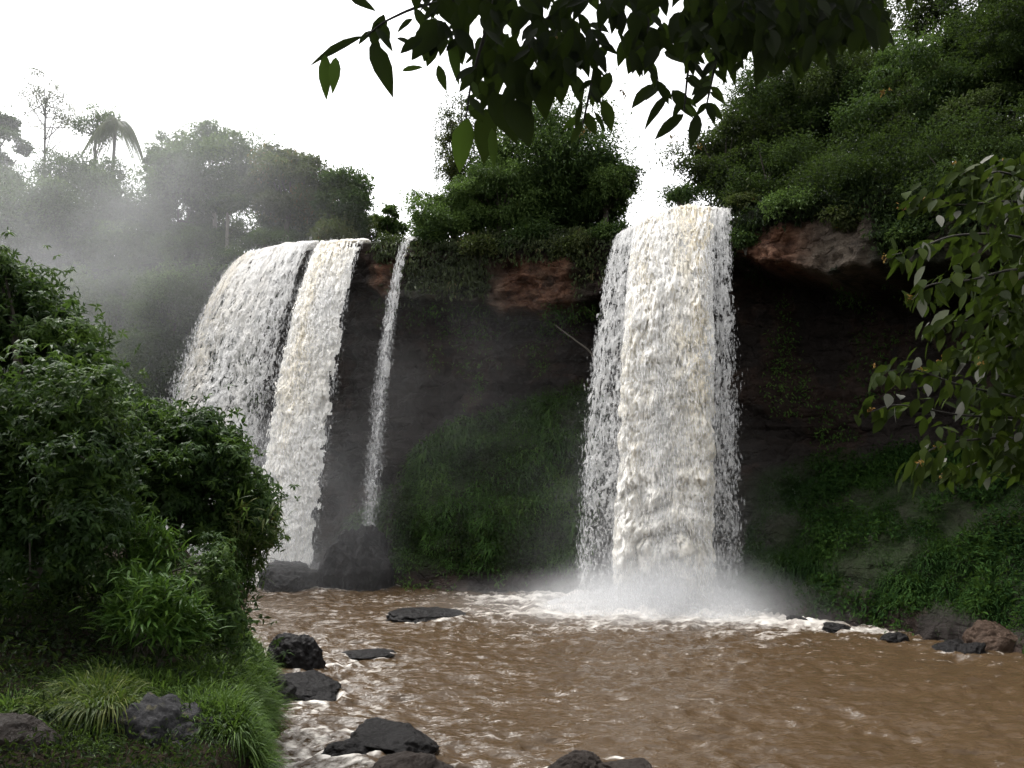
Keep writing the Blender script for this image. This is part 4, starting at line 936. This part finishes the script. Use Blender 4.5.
grass('long grass at the very tip of the bank above the round black rock', 274, 18.4, 1300, .62, 'grass', .5, lean=(.35, -.2))
grass('thick arching grass between the bank tip and the leaning tree', 256, 17.4, 1400, .7, 'grass', .6, lean=(.3, -.3))
grass('shaded grass below the bronze tipped leaves', 228, 14.2, 1300, .7, 'grass', .5)
grass('grass at the waterline behind the pointed black rock', 256, 18.4, 1100, .6, 'grass', .6, lean=(.3, -.2))
grass('dark drooping grass left of the arching grass', 215, 12.5, 1300, .6, 'grass', .5)
rock('boulder', 'dark mossy rock mass under the arching river grass', (-5.3, 17.2, .0), (.6, .8, .5), 97, 'rock', cat='boulder', inwater=False)

# ------------------------------------------------------------------ tree over the viewer with an added shading canopy, and its branches in the top of the picture
root = empty('overhanging_tree', (3.4, -2.6, 3.4), 'dark leaved tree reaching over the viewer, branches across the top, canopy added for shade', 'tree')
tk, fo = Acc(), Acc()
tube(tk, curve([(3.4, -2.6, 3.2), (3.3, -2.3, 6), (2.8, -1.6, 8), (2.3, -.4, 9.2)], 8), np.linspace(.24, .12, 25), 10)
for pts in ([(2.9, -1.7, 7.7), (2.3, .4, 8.0), (1.5, 2.0, 7.6), (.8, 2.9, 7.1)], [(2.9, -1.6, 8), (.5, -.5, 8.6), (-1.8, .6, 8.4)], [(3, -1.9, 7.4), (4.2, .6, 8.2), (3.4, 2.4, 7.8)], [(2.6, -1, 8.6), (.5, -2.5, 9.4), (-2.5, -3, 9.5)]):
    c = curve(pts, 8); tube(tk, c, np.linspace(.09, .03, len(c)), 7)
tk.build('trunk', M['bark'], root, True)
n = 9000; P = np.stack([R.uniform(-5, 7.5, n), R.uniform(-6, 1.2, n), R.uniform(7.4, 10.5, n)], -1); P[:, 2] += .0
k = fbm(P[:, 0] * .7, P[:, 1] * .7, P[:, 2] * .7, 3, 71) > -.12; P = P[k]; n = len(P)
leaves4(fo, P, R.normal(0, .6, (n, 3)) + np.array([0, 0, -.6]), np.array([0, 0, 1.0]) + R.normal(0, .5, (n, 3)), .2 * R.uniform(.7, 1.3, n), .1, np.clip(R.normal(.4, .2, n), 0, 1))
n = 16000; P = np.stack([R.uniform(-17, -1, n), R.uniform(-8, 8.5, n), R.uniform(0, 2.5, n)], -1); P[:, 2] += np.maximum(9, 7.2 + .62 * np.maximum(P[:, 1], 0) + .3)  # unseen canopy over the left bank, added to shade the foreground
k = fbm(P[:, 0] * .5, P[:, 1] * .5, P[:, 2] * .5, 3, 75) > -.25; P = P[k]; n = len(P)
leaves4(fo, P, R.normal(0, .6, (n, 3)) + np.array([0, 0, -.4]), np.array([0, 0, 1.0]) + R.normal(0, .5, (n, 3)), .45 * R.uniform(.7, 1.3, n), .24, np.clip(R.normal(.4, .2, n), 0, 1))
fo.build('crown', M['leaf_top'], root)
TW = [[(760, -70), (640, -30), (560, -12), (440, 2), (392, 18), (366, 36)], [(560, -60), (500, -30), (497, 20), (496, 44)], [(500, -20), (486, 30), (472, 80), (466, 118)],
      [(640, -50), (608, -10), (596, 60), (588, 100), (582, 128)], [(720, -60), (706, 10), (690, 60), (684, 112)], [(740, -60), (722, 30), (714, 70), (706, 108)],
      [(660, -40), (648, 20), (646, 60), (668, 96)], [(760, -60), (740, 10), (736, 20)], [(820, -60), (800, 0), (780, 30), (790, 62)], [(640, -30), (560, 10), (530, 40), (540, 72)],
      [(700, -45), (790, -28), (860, -20), (880, 30)], [(880, -40), (900, -30), (908, -8)]]
EX = [(349, -3, 376, 9, 12, .3), (364, 36, 304, 60, 13, .35), (325, 54, 326, 100, 15, .8), (336, 57, 333, 91, 13, .85), (384, 14, 371, 48, 16, .2), (372, 42, 393, 92, 22, .2),
      (446, 22, 410, 56, 32, .15), (436, 18, 424, 60, 30, .1), (397, 38, 413, 43, 8, .1), (402, 71, 424, 65, 8, .75), (438, 65, 446, 91, 11, .6), (450, 36, 459, 86, 13, .75),
      (468, 32, 460, 60, 14, .3), (485, 38, 476, 88, 20, .15), (440, -4, 454, 26, 20, .1), (476, -8, 467, 27, 22, .1), (464, 103, 480, 91, 8, .7), (463, 111, 482, 102, 8, .7),
      (468, 118, 456, 171, 26, .93), (486, 108, 484, 164, 26, .25), (492, 128, 494, 168, 11, .7), (508, 98, 532, 146, 36, .1), (492, 92, 518, 142, 34, .15), (500, 36, 490, 108, 28, .1), (512, 56, 530, 112, 30, .1),
      (505, -2, 512, 28, 24, .15), (480, 2, 496, 28, 24, .1), (540, 66, 545, 116, 30, .1), (556, 58, 562, 102, 28, .15), (610, 72, 600, 99, 15, .3), (602, 99, 614, 133, 17, .3), (594, 112, 606, 132, 10, .3),
      (579, 117, 561, 130, 9, .85), (582, 100, 575, 130, 7, .5), (635, 10, 640, 42, 24, .15), (630, 36, 616, 66, 16, .15), (642, 44, 628, 74, 24, .1), (655, 28, 648, 72, 22, .1), (694, 24, 662, 44, 26, .25), (664, 52, 702, 62, 26, .3),
      (654, 84, 631, 109, 15, .25), (668, 94, 643, 126, 11, .25), (684, 114, 653, 139, 15, .25), (672, 90, 694, 116, 17, .4), (698, 114, 691, 148, 14, .15), (684, 78, 706, 92, 17, .3), (588, 24, 610, 30, 14, .1), (570, -4, 552, 30, 26, .1),
      (736, 20, 733, 72, 9, .98), (720, 28, 738, 86, 17, .55), (716, 40, 728, 84, 16, .5), (780, 62, 768, 78, 12, .4), (862, 36, 858, 55, 10, .5), (905, -6, 912, 16, 10, .5)]
Z = []
for p in TW:
    c = curve(np.array(p, float), 7)
    for q in range(14):
        x, y = c[int(R.uniform(.3, 1) * (len(c) - 1))]; l = R.uniform(16, 27); an = R.choice([-1, 1]) * R.uniform(.2, 1.0); Z.append((x, y, x + l * math.sin(an), y + l * math.cos(an), l * R.uniform(.38, .5), R.choice([.1, .2, .35, .6], p=[.4, .3, .2, .1])))
for (x0, x1, y0, y1, n, lo) in [(545, 640, -40, 60, 90, .12), (480, 560, -40, 30, 60, .1), (480, 545, 20, 92, 40, .12), (410, 482, -10, 50, 26, .12), (640, 720, -50, 56, 66, .15), (690, 880, -60, 38, 420, .12), (690, 775, 10, 52, 60, .2), (775, 830, 10, 64, 50, .3), (830, 876, 0, 34, 40, .12), (700, 790, 30, 72, 22, .5), (540, 600, 40, 84, 30, .1), (420, 490, -40, 8, 22, .1), (880, 1000, -70, -25, 60, .2)]:
    for _ in range(n):
        x, y = R.uniform(x0, x1), R.uniform(y0, y1); l = R.uniform(17, 33); an = R.normal(0, .65); Z.append((x, y - l * .3, x + l * math.sin(an), y + l * .7 * math.cos(an), l * R.uniform(.42, .62), np.clip(R.normal(lo, .12), 0, .9)))
E = np.array(EX + Z, float); nex = len(EX)
TC = [curve(np.array(p, float), 7) for p in TW]
near = np.argmin(np.stack([np.min(np.hypot(E[:, None, 0] - c[None, :, 0], E[:, None, 1] - c[None, :, 1]), 1) for c in TC], 1), 1)
for k, c in enumerate(TC):
    tw, lf = Acc(), Acc(); tube(tw, at(c[:, 0], c[:, 1], np.full(len(c), 2.8)), np.linspace(.010, .003, len(c)), 6)
    tp = tw.build('twig', M['twig'], root, True); tp['org'] = list(root['org'])
    e = E[near == k]; n = len(e)
    if not n: continue
    sp = np.where(np.arange(len(E))[near == k] < nex, .25, .42); Y0 = 2.8 + R.uniform(-1, 1, n) * sp; Y1 = Y0 + R.uniform(-.05, .05, n)
    a, b = at(e[:, 0], e[:, 1], Y0), at(e[:, 2], e[:, 3], Y1); D = b - a; L = np.linalg.norm(D, axis=1)
    N = np.array([0, -1.0, .35]) + R.normal(0, 1, (n, 3)) * np.where(sp < .5, .18, .45)[:, None]; leaves14(lf, a, D, N, L, e[:, 4] * Y0 / F * .95, e[:, 5], fold=.14, droop=R.uniform(0, .2, n), wave=.03)
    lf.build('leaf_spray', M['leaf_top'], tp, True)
def flower_bits(acc, c, n, s):
    P = c + R.normal(0, s * .55, (n, 3)); D = R.normal(0, 1, (n, 3)); leaves4(acc, P, D, R.normal(0, 1, (n, 3)), s * R.uniform(.7, 1.5, n), s * .6, np.clip(R.normal(.4, .3, n), 0, 1))
for px, py in [(553, 35), (624, 92), (672, 138), (700, 148), (690, 80), (582, 132), (590, 127), (884, 92), (718, 14)]:
    fl = Acc(); flower_bits(fl, at(px, py, 2.8 + R.uniform(-.2, .2)), 9, .014); fl.build('seed_cluster', M['flower'], root)

# ------------------------------------------------------------------ flowering branches at the right edge
root = empty('flowering_tree', gb(4.7, 4.4), 'silvery leaved flowering tree reaching in from the right edge', 'tree')
tk = Acc()
tz = float(ground_z(4.7, 4.4))
tube(tk, curve([(4.7, 4.4, tz - .3), (4.5, 4.5, 4.0), (4.2, 4.6, 6.0), (4.0, 4.7, 7.6)], 8), np.linspace(.11, .05, 25), 9)
tk.build('trunk', M['bark'], root, True)
tips = [[(1110, 250), (1040, 190), (1000, 172), (975, 180), (955, 165)], [(1110, 260), (1030, 205), (960, 205), (925, 198), (905, 205)], [(1110, 280), (1030, 240), (960, 235), (915, 250), (892, 255)], [(1110, 300), (1030, 270), (970, 280), (930, 285), (912, 300)],
        [(1110, 330), (1030, 310), (980, 320), (940, 322), (935, 330)], [(1120, 380), (1040, 360), (1000, 350), (960, 352), (945, 360)], [(1120, 420), (1030, 400), (960, 385), (915, 370), (880, 372)], [(1120, 440), (1030, 420), (960, 415), (900, 405), (870, 412)],
        [(1120, 460), (1030, 440), (970, 440), (930, 450), (915, 470)], [(1120, 470), (1040, 460), (1000, 455), (960, 470), (940, 475)], [(1120, 220), (1060, 150), (1020, 165), (1000, 160)], [(1120, 420), (1050, 395), (1010, 400), (985, 420)], [(1120, 300), (1050, 270), (1010, 285), (990, 300)], [(1120, 360), (1050, 335), (1010, 345), (985, 365)]]
for pts in tips:
    br, lf = Acc(), Acc()
    Yt = R.uniform(3.9, 5.0); pp = np.array(pts, float); c = curve(at(pp[:, 0], pp[:, 1], np.linspace(4.6, Yt, len(pp))), 9); tube(br, c, np.linspace(.011, .002, len(c)), 5)
    m = 46; t = R.uniform(.2, 1, m); i = (t * (len(c) - 1)).astype(int); s = np.where(R.random(m) < .5, 1, -1)[:, None]
    tg = nrm(np.gradient(c, axis=0))[i]; sd = nrm(np.cross(tg, [0, 0, 1.0])) * s
    P = c[i] + R.normal(0, .035, (m, 3)); D = sd * .5 + tg * .55 + np.array([0, 0, -.75]) + R.normal(0, .3, (m, 3))
    N = np.array([0, 0, 1.0]) + sd * .8 + R.normal(0, .5, (m, 3)); rn = np.where(R.random(m) < .06, 1.0, np.clip(R.normal(.45, .22, m), 0, .92))
    leaves14(lf, P, D, N, (.118 * R.uniform(.6, 1.25, m)), .052 * R.uniform(.7, 1.2, m), rn, fold=.12, droop=R.uniform(.02, .25, m), wave=.02)
    bp = br.build('branch', M['twig'], root, True); bp['org'] = list(root['org']); lf.build('leaf_spray', M['leaf_right'], bp, True)
    for q in ([c[-1]] + ([c[-12]] if R.random() < .6 else [])):
        fl = Acc(); flower_bits(fl, q + R.normal(0, .02, 3), 9, .017); fl.build('flower_cluster', M['flower'], bp)
lf = Acc(); n = 900; px = 1024 - np.abs(R.normal(0, 42, n)) + 14; py = R.uniform(175, 475, n); P = at(px, py, R.uniform(4.2, 5.4, n))
leaves14(lf, P, R.normal(0, .5, (n, 3)) + np.array([-.3, 0, -.7]), np.array([0, 0, 1.0]) + R.normal(0, .6, (n, 3)), .115 * R.uniform(.6, 1.25, n), .05, np.where(R.random(n) < .03, 1.0, np.clip(R.normal(.3, .2, n), 0, .9)), fold=.12, droop=.1)
lf.build('leaf_spray', M['leaf_right'], root, True)

# ------------------------------------------------------------------ mist thrown up by the falls
def mist(name, label, c, size, dens, scale=.35, contrast=(.35, .7), power=1.0):
    bm = bmesh.new(); bmesh.ops.create_icosphere(bm, subdivisions=4, radius=1.0); me = bpy.data.meshes.new(name); bm.to_mesh(me); bm.free()
    o = bpy.data.objects.new(name, me); COL.objects.link(o); o.location = c; o.scale = size
    m, t, out = newmat(name + '_volume'); tc = t.nodes.new('ShaderNodeTexCoord'); ln = t.nodes.new('ShaderNodeVectorMath'); ln.operation = 'LENGTH'
    t.links.new(tc.outputs['Object'], ln.inputs[0])
    f = math_(t, 'SUBTRACT', 1.0, ln.outputs['Value'], True); f = math_(t, 'POWER', f, power)
    nz = ramp(t, noise(t, pos(t), scale, 4, .6), [(contrast[0], (.12,) * 3), (contrast[1], (1,) * 3)])
    pv = t.nodes.new('ShaderNodeVolumePrincipled'); pv.inputs['Color'].default_value = (.93, .94, .96, 1); pv.inputs['Anisotropy'].default_value = .25
    t.links.new(math_(t, 'MULTIPLY', math_(t, 'MULTIPLY', f, nz), dens), pv.inputs['Density']); t.links.new(pv.outputs[0], out.inputs['Volume'])
    me.materials.append(m); tag(o, label, 'mist', kind='stuff'); return o
mist('mist', 'white spray boiling at the foot of the tall fall', (FOOT_R[0] - .3, FOOT_R[1] - 1.3, .0), (5.6, 3.2, 2.7), 2.6, .7, power=2.0, contrast=(.25, .75))
mist('mist', 'fine spray drifting round the lower part of the tall fall', (FOOT_R[0] - .2, FOOT_R[1] + .2, 2.0), (6.5, 2.8, 7.5), .13, .4, power=1.6)
mist('mist', 'low skirt of spray spreading over the pool from the tall fall', (FOOT_R[0] - .8, FOOT_R[1] - 1.0, .0), (9.5, 4.6, 1.7), .55, .5, power=1.5)
mist('mist', 'thin spray hanging before the cliff between the falls', tuple(at(450, 400, 32.5)), (8.0, 2.6, 6.5), .026, .25, power=1.0)
mist('mist', 'pale spray cloud drifting up left of the wide fall', tuple(at(95, 240, 37)), (14, 8, 13), .058, .16, power=1.0)
mist('mist', 'thin spray at the foot of the wide fall', (FOOT_L[0] - .4, FOOT_L[1] - 1.6, 1.0), (5.4, 3.0, 8.0), .26, .3, power=1.4)
